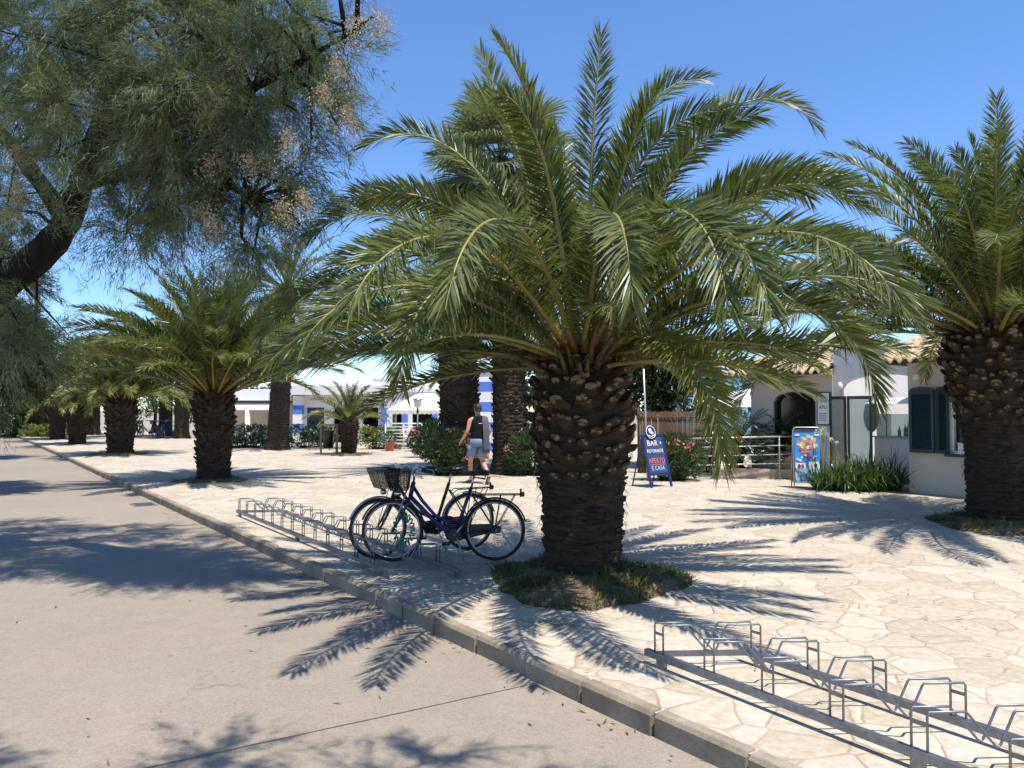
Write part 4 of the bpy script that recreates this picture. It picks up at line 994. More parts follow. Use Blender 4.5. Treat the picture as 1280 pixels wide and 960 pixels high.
    if basket_front:
        bs = MB(); x0, x1, z0, z1 = .37, .60, .78, .99
        bot = [(x0 + .02, -.12, z0), (x1 - .03, -.12, z0), (x1 - .03, .12, z0), (x0 + .02, .12, z0)]; top = [(x0, -.17, z1), (x1 + .04, -.17, z1), (x1 + .04, .17, z1), (x0, .17, z1)]
        bs.add(bot + top, [(0, 1, 2, 3), (0, 1, 5, 4), (1, 2, 6, 5), (2, 3, 7, 6), (3, 0, 4, 7)]); bk = bs.build('basket', M['mesh'], o)
        rm = MB(); rm.tube(top, .007, 6, 0, False, True); rm.tube(bot, .005, 6, 0, False, True)
        for a, b in zip(bot, top): rm.tube([a, b], .005, 5)
        for k in range(1, 6):
            for (p, q, p2, q2) in ((bot[0], bot[1], top[0], top[1]), (bot[3], bot[2], top[3], top[2]), (bot[1], bot[2], top[1], top[2]), (bot[0], bot[3], top[0], top[3])):
                A = Vector(p).lerp(Vector(q), k / 6); B = Vector(p2).lerp(Vector(q2), k / 6); rm.tube([A, B], .0022, 4)
        for k in range(1, 5):
            q = k / 5; rm.tube([Vector(a).lerp(Vector(b), q) for a, b in zip(bot, top)], .002, 4, 0, False, True)
        rm.build('rim_wire', M['black'], bk)
        mb = MB(); mb.tube([(.40, -.08, .785), (X1, -.05, r)], .005, 5); mb.tube([(.40, .08, .785), (X1, .05, r)], .005, 5); mb.build('basket_stay', M['silver'], o)
    return o
b1 = bicycle((-.743, 8.425, 0), (-1, -.05), 'dark blue step-through city bicycle, nearer of the two in the rack', M['bikeblue'], M['black'], True, 0)
b2 = bicycle((-.995, 8.83, 0), (-.875, -.485), 'black city bicycle with grey seat tube, behind the blue one', M['black'], M['silver'], True, 1)
far = [(-22.9, 45.3, 95), (-22.45, 45.3, 80), (-22.0, 45.3, 100), (-21.5, 45.4, 85), (-21.05, 45.3, 96), (-20.6, 45.4, 78), (-20.1, 45.4, 92)]
for i, (x, y, a) in enumerate(far):
    c = dup(b2 if i % 2 else b1); c.location = (x, y, 0); c.rotation_euler = (0, 0, R(a + (90 if i % 3 == 0 else 30)))
    c['group'] = 'far cluster of parked bicycles'; c['label'] = 'parked bicycle in the far dark cluster behind the row of squat palms'
# green spiral lock on the front wheels
mb = MB(); pts = []
for i in range(150):
    a = i / 150 * 2 * PI; b = a * 19
    rr_ = .10 + .022 * math.cos(b)
    pts.append((rr_ * math.cos(a), .022 * math.sin(b), 1.55 * rr_ * math.sin(a)))
mb.tube(pts, .0085, 5, 0, False, True)
o = mb.build('cable_lock', M['lock_green'], None, (-1.18, 8.40, .34), (0, 0, R(20)))
tag(o, 'coiled green cable lock hanging in the front wheel of the blue bicycle', 'bike lock')

# ---------------------------------------------------------------- buildings
def tile_roof(x0, x1, y0, y1, z0, slope, pitch=.2, course=.36):
    mb = MB(); nx = int((x1 - x0) / pitch) * 8; xs = [x0 + (x1 - x0) * i / nx for i in range(nx + 1)]
    nc = int((y1 - y0) / course) + 1; r = random.Random(int(x0 * 100) + 5)
    for j in range(nc):
        ya = y0 + j * course; yb = min(ya + course + .03, y1)
        if ya >= y1: break
        vs = []
        offs = [r.uniform(-.018, .018) for _ in range(nx // 8 + 2)]
        for e, (yy, lift) in enumerate(((ya, .0), (ya, .055), (yb, .012))):
            for i, x in enumerate(xs):
                w = math.cos(2 * PI * (x - x0) / pitch); w = math.copysign(abs(w) ** .7, w)
                y_ = yy + (offs[i // 8] if e < 2 else 0)
                vs.append((x, y_, z0 + (y_ - y0) * slope + lift + .042 * w))
        n = len(xs); fs = []
        for e in range(2): fs += [(e * n + i, e * n + i + 1, (e + 1) * n + i + 1, (e + 1) * n + i) for i in range(n - 1)]
        mb.add(vs, fs, 0, True)
    return mb
QB = (7.94, 15.4, 0)
# right house
h = empty('snack_house', QB, BROT, 'pale single-storey house with green shutters and cream tiled roof', 'building')
mb = MB(); arch_wall(mb, 0, 8, -.05, 2.62, .3, [(.78, 1.95, .80, 1.95, .22)]); 
mb.box(0, .25, .302, 5, -.05, 2.62); mb.box(7.75, 8, .302, 5, -.05, 2.62); mb.box(.25, 7.75, 4.8, 5, -.05, 2.62)
mb.build('wall', M['plaster'], h)
rf = tile_roof(-.45, 8.4, -.38, 2.75, 2.60, .33).build('roof', M['tile'], h)
mb = MB(); mb.add([(-.40, -.30, 2.56), (8.3, -.30, 2.56), (8.3, 2.7, 3.56), (-.40, 2.7, 3.56), (-.40, 5.4, 2.56), (8.3, 5.4, 2.56)], [(0, 1, 2, 3), (3, 2, 5, 4), (0, 3, 4), (1, 5, 2)]); mb.build('eave_board', M['tile'], rf)
w = MB(); xs = [.78 + 1.17 * i / 14 for i in range(15)]
def archpts(x0, x1, z0, zs, ri, n=14): return [(x0, z0)] + [(x0 + (x1 - x0) * i / n, zs + ri * math.sqrt(max(0, 1 - ((i / n) * 2 - 1) ** 2))) for i in range(n + 1)] + [(x1, z0)]
def arch_frame(mb, x0, x1, z0, zs, ri, th, y0, y1, m=0):
    A = archpts(x0, x1, z0, zs, ri); B = archpts(x0 + th, x1 - th, z0, zs, ri - th * .6)
    for (a, b), (c, d) in zip(zip(A, A[1:]), zip(B, B[1:])):
        vs = [(a[0], y0, a[1]), (b[0], y0, b[1]), (d[0], y0, d[1]), (c[0], y0, c[1])]; vs += [(v[0], y1, v[2]) for v in vs]
        mb.add(vs, [(0, 1, 2, 3), (7, 6, 5, 4), (0, 4, 5, 1), (1, 5, 6, 2), (2, 6, 7, 3), (3, 7, 4, 0)], m)
arch_frame(w, .782, 1.948, .802, 1.948, .218, .07, .03, .12)
w.box(.80, 1.93, .03, .12, .802, .86)
wi = w.build('window', M['white_metal'], h)
mb = MB(); P = archpts(.80, 1.93, .82, 1.95, .20); mb.loft([[(x, .14, z) for x, z in P], [(x, .15, z) for x, z in P]], 0, True, False); mb.build('pane', M['dark_glass'], wi)
mb = MB(); mb.box(.70, 2.05, -.06, .03, .745, .797); mb.build('sill', M['shutter'], wi, bevel=.005)
def shutter(x0, x1, y0, ang, parent, zb=.80, zt=2.02):
    sh = empty('shutter', (x0, y0, 0), R(ang)); sh.parent = parent; w_ = x1 - x0
    f = MB(); f.box(0, .06, -.02, .02, zb, zt); f.box(w_ - .06, w_, -.02, .02, zb, zt); f.box(.06, w_ - .06, -.02, .02, zb, zb + .07); f.box(.06, w_ - .06, -.02, .02, zt - .07, zt)
    P = [(x, z) for x, z in archpts(0, w_, zt, zt, .07)]; f.loft([[(x, -.02, z) for x, z in P], [(x, .02, z) for x, z in P]], 0, True, False)
    f.build('shutter_frame', M['shutter'], sh, bevel=.003)
    s_ = MB(); n = int((zt - zb - .14) / .045)
    for k in range(n):
        z = zb + .07 + (k + .5) * (zt - zb - .14) / n
        s_.add([(.06, -.016, z - .024), (w_ - .06, -.016, z - .024), (w_ - .06, .014, z + .018), (.06, .014, z + .018), (.06, -.012, z - .03), (w_ - .06, -.012, z - .03), (w_ - .06, .018, z + .012), (.06, .018, z + .012)], [(0, 1, 2, 3), (7, 6, 5, 4), (0, 4, 5, 1), (2, 6, 7, 3)])
    s_.build('slats', M['shutter'], sh); return sh
shutter(.05, .55, -.06, -4, h); shutter(.56, .80, -.08, 22, h)
# wall lamp and box on sill
o = empty('wall_light', QB, BROT, 'white box floodlight on the wall above the green shutter', 'wall light')
mb = MB(); mb.box(.18, .42, -.16, -.05, 2.24, 2.34); mb.build('housing', M['white_metal'], o, bevel=.01)
mb = MB(); mb.box(.24, .36, -.05, -.002, 2.26, 2.40); mb.build('bracket', M['silver'], o)
o = empty('serving_tray_box', QB, BROT, 'white box standing on the window sill beside the palm trunk', 'box')
mb = MB(); mb.box(.95, 1.5, -.055, .025, .80, 1.0); mb.build('body', M['white_metal'], o, bevel=.01)
mb = MB(); mb.box(.94, 1.51, -.062, .028, 1.0, 1.02); mb.build('lid', M['white_metal'], o, bevel=.004)

# left house behind the cycads
h2 = empty('tiled_house', QB, BROT, 'pale house with arched dark window behind the cycads', 'building')
mb = MB(); arch_wall(mb, -4.48, -2.22, -.05, 2.58, .3, [(-3.82, -2.66, .62, 1.82, .26)])
for i in range(len(mb.v)): mb.v[i] = (mb.v[i][0], mb.v[i][1] + .95, mb.v[i][2])
mb.box(-4.48, -4.2, 1.252, 6, -.05, 2.58); mb.box(-4.2, -2.5, 5.7, 6, -.05, 2.58)
mb.build('wall', M['plaster'], h2)
rf = tile_roof(-4.95, -2.20, .45, 3.4, 2.50, .30).build('roof', M['tile'], h2)
mb = MB(); mb.add([(-4.90, .52, 2.46), (-2.22, .52, 2.46), (-2.22, 3.3, 3.28), (-4.90, 3.3, 3.28), (-4.90, 6.1, 2.46), (-2.22, 6.1, 2.46)], [(0, 1, 2, 3), (3, 2, 5, 4), (0, 3, 4), (1, 5, 2)]); mb.build('eave_board', M['tile'], rf)
mb = MB(); arch_frame(mb, -3.818, -2.662, .622, 1.818, .258, .05, 1.0, 1.08); wi = mb.build('window', M['shutter'], h2)
mb = MB(); P = archpts(-3.80, -2.68, .63, 1.82, .24); mb.loft([[(x, 1.10, z) for x, z in P], [(x, 1.115, z) for x, z in P]], 0, True, False); mb.build('pane', M['dark_glass'], wi)
o = empty('wall_lantern', QB, BROT, 'dark little lantern above the arched dark window', 'wall light')
mb = MB(); mb.tube([(-3.22, .948, 2.40), (-3.22, .80, 2.42), (-3.22, .78, 2.36)], .012, 6); mb.build('arm', M['black'], o)
mb = MB(); mb.loft([[(-3.22 + r_ * math.cos(a * PI / 5), .78 + r_ * math.sin(a * PI / 5), z) for a in range(10)] for r_, z in ((.03, 2.37), (.11, 2.24), (.12, 2.22))]); mb.build('shade', M['black'], o)
o = empty('menu_board', QB, BROT, 'white framed notice on the wall right of the arched dark window', 'notice board')
mb = MB(); mb.box(-2.60, -2.26, .90, .945, 1.28, 2.06); mb.build('frame', M['shutter'], o, bevel=.004)
mb = MB(); mb.box(-2.57, -2.29, .894, .903, 1.31, 2.03); mb.build('panel', M['chalk'], o)
def text(body, size, mat, parent, loc, rot, name='lettering', sx=1.0, align='CENTER'):
    cu = bpy.data.curves.new(name, 'FONT'); cu.body = body; cu.size = size; cu.extrude = .001; cu.align_x = align; cu.align_y = 'CENTER'; cu.space_character = 1.05
    cu.materials.append(mat); ob = bpy.data.objects.new(name, cu); COL.objects.link(ob); ob.parent = parent; ob.location = loc; ob.rotation_euler = rot; ob.scale = (sx, 1, 1)
    bpy.context.view_layer.update()
    me = bpy.data.meshes.new_from_object(ob.evaluated_get(bpy.context.evaluated_depsgraph_get())); bpy.data.objects.remove(ob)
    ob = link(name, me, parent, loc, rot); ob.scale = (sx, 1, 1); return ob
text('APLI', .13, M['slate'], o, (-2.43, .892, 1.70), (R(90), 0, 0), sx=.85)
mb = MB()
for k in range(3): mb.box(-2.54, -2.32, .890, .893, 1.90 - k * .035 - .012, 1.90 - k * .035)
for k in range(5): mb.box(-2.53, -2.33 - .02 * (k % 2), .890, .893, 1.56 - k * .04 - .010, 1.56 - k * .04)
mb.build('printed_lines', M['slate'], o)
# arch between the houses, courtyard walls
o = empty('archway', QB, BROT, 'white wall with wide arch joining the two tiled houses', 'archway')
mb = MB(); arch_wall(mb, -2.215, -.003, -.05, 3.05, .25, [(-2.12, -.06, -.05, 2.12, .30)], N=20)
for i in range(len(mb.v)): mb.v[i] = (mb.v[i][0], mb.v[i][1] + 1.0, mb.v[i][2])
mb.build('arch_wall', M['white_plaster'], o)
mb = MB(); mb.box(-2.45, -2.218, 1.256, 5.6, -.05, 2.95); mb.box(-2.218, -.003, 5.4, 5.6, -.05, 2.95); mb.build('court_wall', M['white_plaster'], o)
mb = MB(); mb.ball((-2.215, 2.6, 1.5), .012, .36, .40, 20, 10); mb.build('oval_window', M['dark_glass'], o)
mb = MB(); mb.box(-2.2, -.01, .30, 5.4, -.02, .012); tag(mb.build('courtyard_floor', M['pink_plaster'], None, QB, (0, 0, BROT)), kind='structure')
o = empty('wall_lantern', QB, BROT, 'small white lantern on the wall beside the glass door', 'wall light')
mb = MB(); mb.tube([(-1.98, .998, 2.20), (-1.98, .86, 2.22)], .012, 6); mb.build('arm', M['white_metal'], o)
mb = MB(); mb.loft([[(-1.98 + r_ * math.cos(a * PI / 4), .86 + r_ * math.sin(a * PI / 4), z) for a in range(8)] for r_, z in ((.02, 2.27), (.06, 2.22), (.05, 2.10), (.02, 2.07))]); mb.build('lantern', M['white_metal'], o)
# glass door folded out
o = empty('glass_door', QB, BROT, 'dark green framed folding door, one leaf louvred grey and one glazed', 'door')
def leaf(x0, x1, y0, y1):
    d = Vector((x1 - x0, y1 - y0, 0)); l = d.length; lf = empty('door_leaf', (x0, y0, 0), math.atan2(d.y, d.x)); lf.parent = o
    f = MB(); f.box(0, .05, -.02, .02, .03, 1.95); f.box(l - .05, l, -.02, .02, .03, 1.95); f.box(.05, l - .05, -.02, .02, .03, .13); f.box(.05, l - .05, -.02, .02, 1.88, 1.95); f.build('leaf_frame', M['shutter'], lf, bevel=.003); return lf, l
lf, l = leaf(-2.20, -1.76, .80, .72)
mb = MB()
for k in range(34): mb.box(.05, l - .05, -.008, .008, .55 + k * .039, .55 + k * .039 + .030)
mb.box(.05, l - .05, .009, .014, .13, 1.88); mb.box(.05, l - .05, -.015, .008, .131, .50); mb.build('louvre_panel', M['silver'], lf)
lf, l = leaf(-1.73, -1.19, .72, .78)
mb = MB(); mb.box(.05, l - .05, -.004, .004, .13, 1.88); mb.build('pane', M['glass'], lf)
# ice cream / drinks counter in the courtyard
o = empty('drinks_counter', QB, BROT, 'white counter with glass case and bottles under a white canopy in the archway', 'counter')
mb = MB(); mb.box(-1.55, -.2, 1.50, 2.2, .13, 1.02); mb.build('body', M['white_metal'], o, bevel=.015)
mb = MB(); mb.box(-1.50, -.25, 1.55, 2.15, .012, .13); mb.build('plinth', M['black'], o)
mb = MB(); mb.box(-1.58, -.18, 1.47, 2.23, 1.02, 1.05); mb.build('worktop', M['silver'], o, bevel=.005)
mb = MB(); mb.box(-1.50, -.24, 1.52, 1.528, 1.05, 1.55); mb.box(-1.50, -1.492, 1.53, 2.15, 1.05, 1.55); mb.build('glass_case', M['glass'], o)
mb = MB(); 
for x in (-1.45, -.85, -.3): mb.tube([(x, 1.85, 1.05), (x, 1.85, 1.85)], .014, 6)
mb.build('canopy_post', M['silver'], o)
mb = MB(); mb.loft([[(-1.7, 1.35, 1.78), (-.1, 1.35, 1.78), (-.1, 2.35, 1.78), (-1.7, 2.35, 1.78)], [(-1.6, 1.6, 1.87), (-.2, 1.6, 1.87), (-.2, 2.1, 1.87), (-1.6, 2.1, 1.87)], [(-1.2, 1.8, 1.92), (-.5, 1.8, 1.92), (-.5, 1.95, 1.92), (-1.2, 1.95, 1.92)]], 0, True, False); mb.build('canopy', M['white_canvas'], o)
bm_ = None
for k in range(8):
    x = -1.05 + k * .10; y = 1.66 + .06 * (k % 2); hh = .22 + .05 * (k % 3)
    mb = MB(); mb.loft([[(x + r_ * math.cos(a * PI / 5), y + r_ * math.sin(a * PI / 5), z) for a in range(10)] for r_, z in ((.034, 1.051), (.036, 1.06), (.036, 1.05 + hh * .6), (.013, 1.05 + hh * .78), (.012, 1.05 + hh))])
    b = mb.build('bottle', M[('ink_brown', 'ink_red', 'ink_brown', 'shutter')[k % 4]], None, QB, (0, 0, BROT))
    tag(b, 'small bottle standing on the drinks counter in the archway', 'bottle', 'bottles on the drinks counter')

# ramp wall + railing
def railing(name, label, p0, p1, z0, z1, nposts, nr, rad, mat, h=1.0, group=None, cat='railing'):
    o = empty(name, (p0[0], p0[1], 0), 0, label, cat, group); d = Vector((p1[0] - p0[0], p1[1] - p0[1], 0))
    for k in range(nposts):
        q = k / (nposts - 1); p = d * q; zb = z0 + (z1 - z0) * q
        mb = MB(); mb.tube([(p.x, p.y, zb - .02), (p.x, p.y, zb + h)], rad, 8); mb.tube([(p.x, p.y, zb - .0), (p.x, p.y, zb + .012)], rad * 2.2, 10); mb.build('post', mat, o)
    for k in range(nr):
        zz = h * (1 - k / nr * .86); r_ = rad * (1.15 if k == 0 else .75)
        mb = MB(); mb.tube([(-d.x * .01, -d.y * .01, z0 + zz), (d.x * .4, d.y * .4, z0 + .4 * (z1 - z0) + zz), (d.x * 1.03, d.y * 1.03, z1 + zz)], r_, 8); mb.build('rail', mat, o)
    return o
railing('ramp_railing', 'stainless four-bar railing in front of the cycads', (3.5, 18.2), (7.75, 18.25), -.04, .06, 4, 4, .019, M['rail'], .98)
mb = MB(); mb.prism([(4.85, 18.45), (6.7, 18.40), (6.7, 18.62), (4.85, 18.67)], -.05, .22)
tag(mb.build('ramp_wall', M['pink_plaster'], bevel=.01), 'low pinkish kerb wall under the stainless railing', 'wall')
# reed fence and pole
o = empty('reed_fence', (3.3, 20.0, 0), R(4), 'brown reed screen fence behind the oleander and bar board', 'fence')
mb = MB(); r = random.Random(8)
for k in range(120): 
    x = k * .018; mb.tube([(x, r.uniform(-.008, .008), -.03), (x + r.uniform(-.006, .006), r.uniform(-.008, .008), 1.6 + r.uniform(-.03, .02))], .0095, 5, 0, True)
mb.build('reed_panel', M['reed'], o)
for z in (.35, .95, 1.45):
    mb = MB(); mb.tube([(-.02, -.03, z), (2.2, -.03, z)], .014, 6); mb.build('batten', M['reed'], o)
for x in (.0, 1.08, 2.15):
    mb = MB(); mb.tube([(x, .05, -.05), (x, .05, 1.72)], .03, 8); mb.build('post', M['reed'], o)
o = empty('metal_pole', (3.12, 17.9, 0), 0, 'slim grey metal pole beside the bar board', 'pole')
mb = MB(); mb.tube([(.03, 0, -.02), (0, 0, 1.2), (-.05, 0, 2.6)], .022, 8); mb.build('shaft', M['rail'], o)
mb = MB(); mb.tube([(.03, 0, 0), (.03, 0, .02)], .06, 10); mb.build('foot_plate', M['rail'], o)
# white tent and pale blue hall behind
o = empty('white_tent', (8.9, 30, 0), 0, 'white canvas tent roof behind the cycads', 'tent')
mb = MB(); mb.loft([[(-1.7, -1.3, 1.75), (1.7, -1.3, 1.75), (1.7, 1.3, 1.75), (-1.7, 1.3, 1.75)], [(-1.65, -1.25, 1.95), (1.65, -1.25, 1.95), (1.65, 1.25, 1.95), (-1.65, 1.25, 1.95)], [(.2, -.1, 2.45), (.9, -.1, 2.45), (.9, .1, 2.45), (.2, .1, 2.45)]], 0, True, False); mb.build('canopy', M['white_canvas'], o)
for x in (-1.6, 1.6):
    for y in (-1.2, 1.2):
        mb = MB(); mb.tube([(x, y, -.9), (x, y, 1.8)], .03, 6); mb.build('pole', M['white_metal'], o)
o = empty('distant_hall', (17, 52, 0), 0, 'pale blue distant building behind the white tent', 'building')
mb = MB(); mb.box(-5.5, 6, 0, 8, -.9, 4.2); mb.build('wall', M['teal_wall'], o)
mb = MB(); mb.box(-5.7, 6.2, -.2, 8.2, 4.2, 4.35); mb.build('roof_slab', M['white_plaster'], o)

# white and blue bar on the far side
Z0 = -.9
o = empty('beach_bar', (0, 38, 0), 0, 'low white flat-roofed bar with blue door and blue-banded pillar', 'building')
mb = MB(); arch_wall(mb, -10.85, -6.4, Z0, 2.36, .25, [(-10.28, -9.40, Z0, 1.75, 0), (-8.95, -8.1, Z0, 1.75, 0), (-7.5, -6.7, Z0, 1.75, 0)]); 
for i in range(len(mb.v)): mb.v[i] = (mb.v[i][0], mb.v[i][1] + .5, mb.v[i][2])
mb.box(-10.85, -10.6, .752, 5, Z0, 2.36); mb.box(-6.65, -6.4, .752, 5, Z0, 2.36); mb.box(-10.6, -6.65, 4.8, 5, Z0, 2.36)
mb.build('wall', M['white_plaster'], o)
mb = MB(); mb.box(-10.95, -6.3, -.1, 5.1, 2.362, 2.86); mb.build('roof_parapet', M['white_plaster'], o, bevel=.02)
mb = MB(); mb.box(-10.27, -9.41, .58, .64, Z0, 1.74); d_ = mb.build('door', M['dark_blue'], o)
mb = MB()
for x in (-10.2, -9.8): mb.box(x, x + .32, .562, .578, -.1, 1.6)
mb.build('pane', M['dark_glass'], d_)
mb = MB(); mb.box(-10.6, -6.7, 3.5, 3.6, Z0, 2.3); mb.build('shade_backing', M['dark'], o)  # added black sheet, the shade seen through the openings is its colour
mb = MB()
for k in range(7): mb.box(-10.87, -10.42, .10, .498, Z0 + k * .46, Z0 + k * .46 + .46, k % 2)
mb.build('pillar', [M['white_plaster'], M['blue_paint']], o)
o = empty('beach_bar_annex', (0, 38, 0), 0, 'white annex with sloping awning and dark doorway, left of the blue-banded pillar', 'building')
mb = MB(); arch_wall(mb, -14.4, -11.0, Z0, 2.1, .25, [(-12.25, -11.4, Z0, 1.62, 0)])
for i in range(len(mb.v)): mb.v[i] = (mb.v[i][0], mb.v[i][1] + 1.0, mb.v[i][2])
mb.box(-14.4, -14.1, 1.252, 5, Z0, 2.1); mb.box(-11.25, -11.0, 1.252, 5, Z0, 2.1); mb.build('wall', M['plaster'], o)
mb = MB(); mb.box(-14.6, -10.98, .2, 5.1, 2.1, 2.65); mb.build('roof_parapet', M['white_plaster'], o, bevel=.02)
mb = MB(); mb.loft([[(-14.5, -.6, 1.62), (-11.1, -.6, 1.62), (-11.1, -.6, 1.66), (-14.5, -.6, 1.66)], [(-14.5, .99, 2.0), (-11.1, .99, 2.0), (-11.1, .99, 2.04), (-14.5, .99, 2.04)]], 0, True, False); mb.build('awning', M['white_canvas'], o)
mb = MB(); mb.box(-12.24, -11.41, 1.1, 1.16, Z0, 1.61); mb.build('door', M['dark_blue'], o)
mb = MB(); mb.tube([(-12.9, -.5, Z0), (-12.9, -.5, 1.64)], .12, 10); mb.build('pillar', M['white_plaster'], o)
# striped block between trunks
o = empty('striped_kiosk', (-.9, 30.5, 0), 0, 'bright kiosk wall in broad blue and white stripes behind the walking man', 'kiosk')
mb = MB()
for k in range(9):
    z = 3.15 - (k + 1) * .40; mb.box(-1.3, 1.3, 0, 2.2, max(z, Z0), z + .40, k % 2)
mb.build('wall', [M['white_plaster'], M['blue_paint']], o)
mb = MB(); mb.box(-1.36, 1.36, -.06, 2.26, 3.152, 3.25); mb.build('roof_slab', M['white_plaster'], o, bevel=.02)
# restaurant terrace
o = empty('terrace_restaurant', (-4.6, 38.5, 0), 0, 'white restaurant with blue pillars behind the scalloped awning', 'building')
mb = MB(); arch_wall(mb, -1.9, 3.2, Z0, 2.5, .25, [(-1.4, -.9, Z0, 1.7, 0), (-.4, .6, Z0, 1.7, 0), (1.1, 1.9, Z0, 1.7, 0)]); mb.box(-1.9, -1.65, .252, 4, Z0, 2.5); mb.box(2.95, 3.2, .252, 4, Z0, 2.5); mb.build('wall', M['white_plaster'], o)
mb = MB(); mb.box(-2.0, 3.3, -.1, 4.1, 2.5, 2.72); mb.build('roof_slab', M['white_plaster'], o, bevel=.02)
mb = MB(); mb.box(-1.6, 2.9, 2.2, 2.3, Z0, 2.4); mb.build('shade_backing', M['dark'], o)  # added black sheet, indoor shade behind the doorways put into its colour
for x in (-1.75, -.75, .75, 2.05):
    mb = MB(); mb.box(x - .14, x + .14, -.3, -.02, Z0, 1.75); mb.build('pillar', M['blue_paint'], o, bevel=.01)
o = empty('scalloped_awning', (-4.05, 34.3, 0), 0, 'cream pitched awning with scalloped valance over the terrace', 'awning')
mb = MB(); mb.loft([[(-1.35, -1.2, 1.62), (1.35, -1.2, 1.62), (1.35, 1.2, 1.62), (-1.35, 1.2, 1.62)], [(-.15, -.05, 2.36), (.6, -.05, 2.36), (.6, .05, 2.36), (-.15, .05, 2.36)]], 0, True, False); mb.build('canopy', M['canvas'], o)
mb = MB(); n = 14
for k in range(n):
    x0 = -1.35 + 2.7 * k / n; x1 = x0 + 2.7 / n
    P = [(x0, 1.625), (x0, 1.50)] + [(x0 + (x1 - x0) * (.5 - .5 * math.cos(PI * j / 6)), 1.50 - .06 * math.sin(PI * j / 6)) for j in range(1, 6)] + [(x1, 1.50), (x1, 1.625)]
    mb.loft([[(x, -1.215, z) for x, z in P], [(x, -1.203, z) for x, z in P]], 0, True, False)
mb.build('valance', M['canvas'], o)
for x in (-1.3, 1.3):
    for y in (-1.15, 1.15):
        mb = MB(); mb.tube([(x, y, -.9), (x, y, 1.62)], .03, 6); mb.build('pole', M['white_metal'], o)
railing('terrace_railing', 'white slatted railing round the terrace below the awning', (-5.1, 31.0), (-2.9, 31.0), 0, 0, 4, 7, .024, M['white_metal'], 1.08)
def pot(label, x, y, r_, h_, m_, leafm, seed, group='pots along the terrace railing', plant=True):
    o = empty('flower_pot', (x, y, 0), 0, label, 'plant pot', group)
    mb = MB(); mb.loft([[(q * math.cos(a * PI / 8), q * math.sin(a * PI / 8), z) for a in range(16)] for q, z in ((r_ * .7, 0), (r_ * .95, h_ * .85), (r_ * 1.08, h_ * .86), (r_ * 1.08, h_), (r_ * .9, h_), (r_ * .85, h_ * .9))]); mb.build('pot', m_, o)
    ac = Acc(); leafball(ac, (0, 0, h_ + r_ * .8), (r_ * 1.3, r_ * 1.3, r_ * 1.1), 220, .12, .05, seed); link('foliage', ac.mesh('foliage', [leafm]), o)
pot('terracotta pot at the left end of the slatted railing', -4.85, 30.6, .20, .36, M['terracotta'], M['mid_leaf'], 71)
pot('red planter pot just right of the dark lamp post', -3.1, 30.4, .24, .26, M['red_plastic'], M['dark_leaf'], 72)
pot('small red pot between the lamp post and the railing', -3.72, 31.5, .16, .34, M['red_plastic'], M['mid_leaf'], 73)
# terrace chairs behind the railing
def tchair(label, x, y, rz, m_):
    o = empty('terrace_chair', (x, y, 0), R(rz), label, 'chair', 'chairs on the terrace')
    mb = MB(); mb.box(-.21, .21, -.21, .21, .43, .46); mb.build('seat', m_, o, bevel=.01)
    mb = MB(); mb.box(-.21, .21, .19, .22, .50, .85); mb.build('backrest', m_, o, bevel=.01)
    for sx in (-1, 1):
        for sy in (-1, 1):
            mb = MB(); mb.tube([(.18 * sx, .18 * sy, 0), (.18 * sx, .19 * sy, .43 if sy < 0 else .84)], .014, 6); mb.build('leg', m_, o)
tchair('white chair behind the slatted railing, left of the red one', -4.45, 32.2, 20, M['white_metal']); tchair('red chair behind the slatted railing', -3.95, 32.4, 160, M['red_plastic']); tchair('white chair behind the slatted railing, right of the lamp post', -3.35, 32.1, 75, M['white_metal'])
# promenade lamp
o = empty('lamp_post', (-3.66, 29.8, 0), 0, 'dark low lamp post with pale lantern beside the terrace railing', 'lamp post')
mb = MB(); mb.tube([(0, 0, -.02), (0, 0, .1), (0, 0, .12), (0, 0, 1.72)], [.07, .07, .045, .04], 10); mb.build('post', M['black'], o)
mb = MB(); mb.loft([[(q * math.cos(a * PI / 6), q * math.sin(a * PI / 6), z) for a in range(12)] for q, z in ((.05, 1.70), (.12, 1.76), (.16, 2.0), (.16, 2.02))]); mb.build('lantern', M['white_metal'], o)
mb = MB(); mb.loft([[(q * math.cos(a * PI / 6), q * math.sin(a * PI / 6), z) for a in range(12)] for q, z in ((.19, 2.02), (.19, 2.05), (.05, 2.10))]); mb.build('cap', M['silver'], o)
for (px, lb) in ((460, 'thin tall light pole left of its twin beyond the young palm'), (474, 'thin tall light pole right of its twin beyond the young palm')):
    o = empty('light_pole', ((px - 640) / 960 * 60, 60, 0), 0, lb, 'light pole', 'far light poles')
    mb = MB(); mb.tube([(0, 0, -.9), (0, 0, 3.2)], [.09, .06], 8); mb.build('post', M['silver'], o)
    mb = MB(); mb.box(-.45, .45, -.15, .15, 3.2, 3.32); mb.build('lamp_head', M['white_metal'], o)
# distant white blocks
o = empty('distant_houses', (-12.0, 85, 0), 0, 'pale distant apartment block far beyond the awning', 'building')
mb = MB(); mb.box(-5, 1.5, 0, 8, -.9, 4.3); mb.box(-3.6, -1.2, 1, 6, 4.3, 5.1); mb.build('wall', M['white_plaster'], o)
mb = MB(); mb.box(-3.7, -1.1, .9, 6.1, 5.1, 5.25); mb.build('roof_slab', M['white_plaster'], o)
for k in range(4):
    mb = MB(); mb.box(-4.5 + k * 1.5, -3.8 + k * 1.5, -.04, .06, 2.4, 3.5); mb.build('window', M['dark_glass'], o)
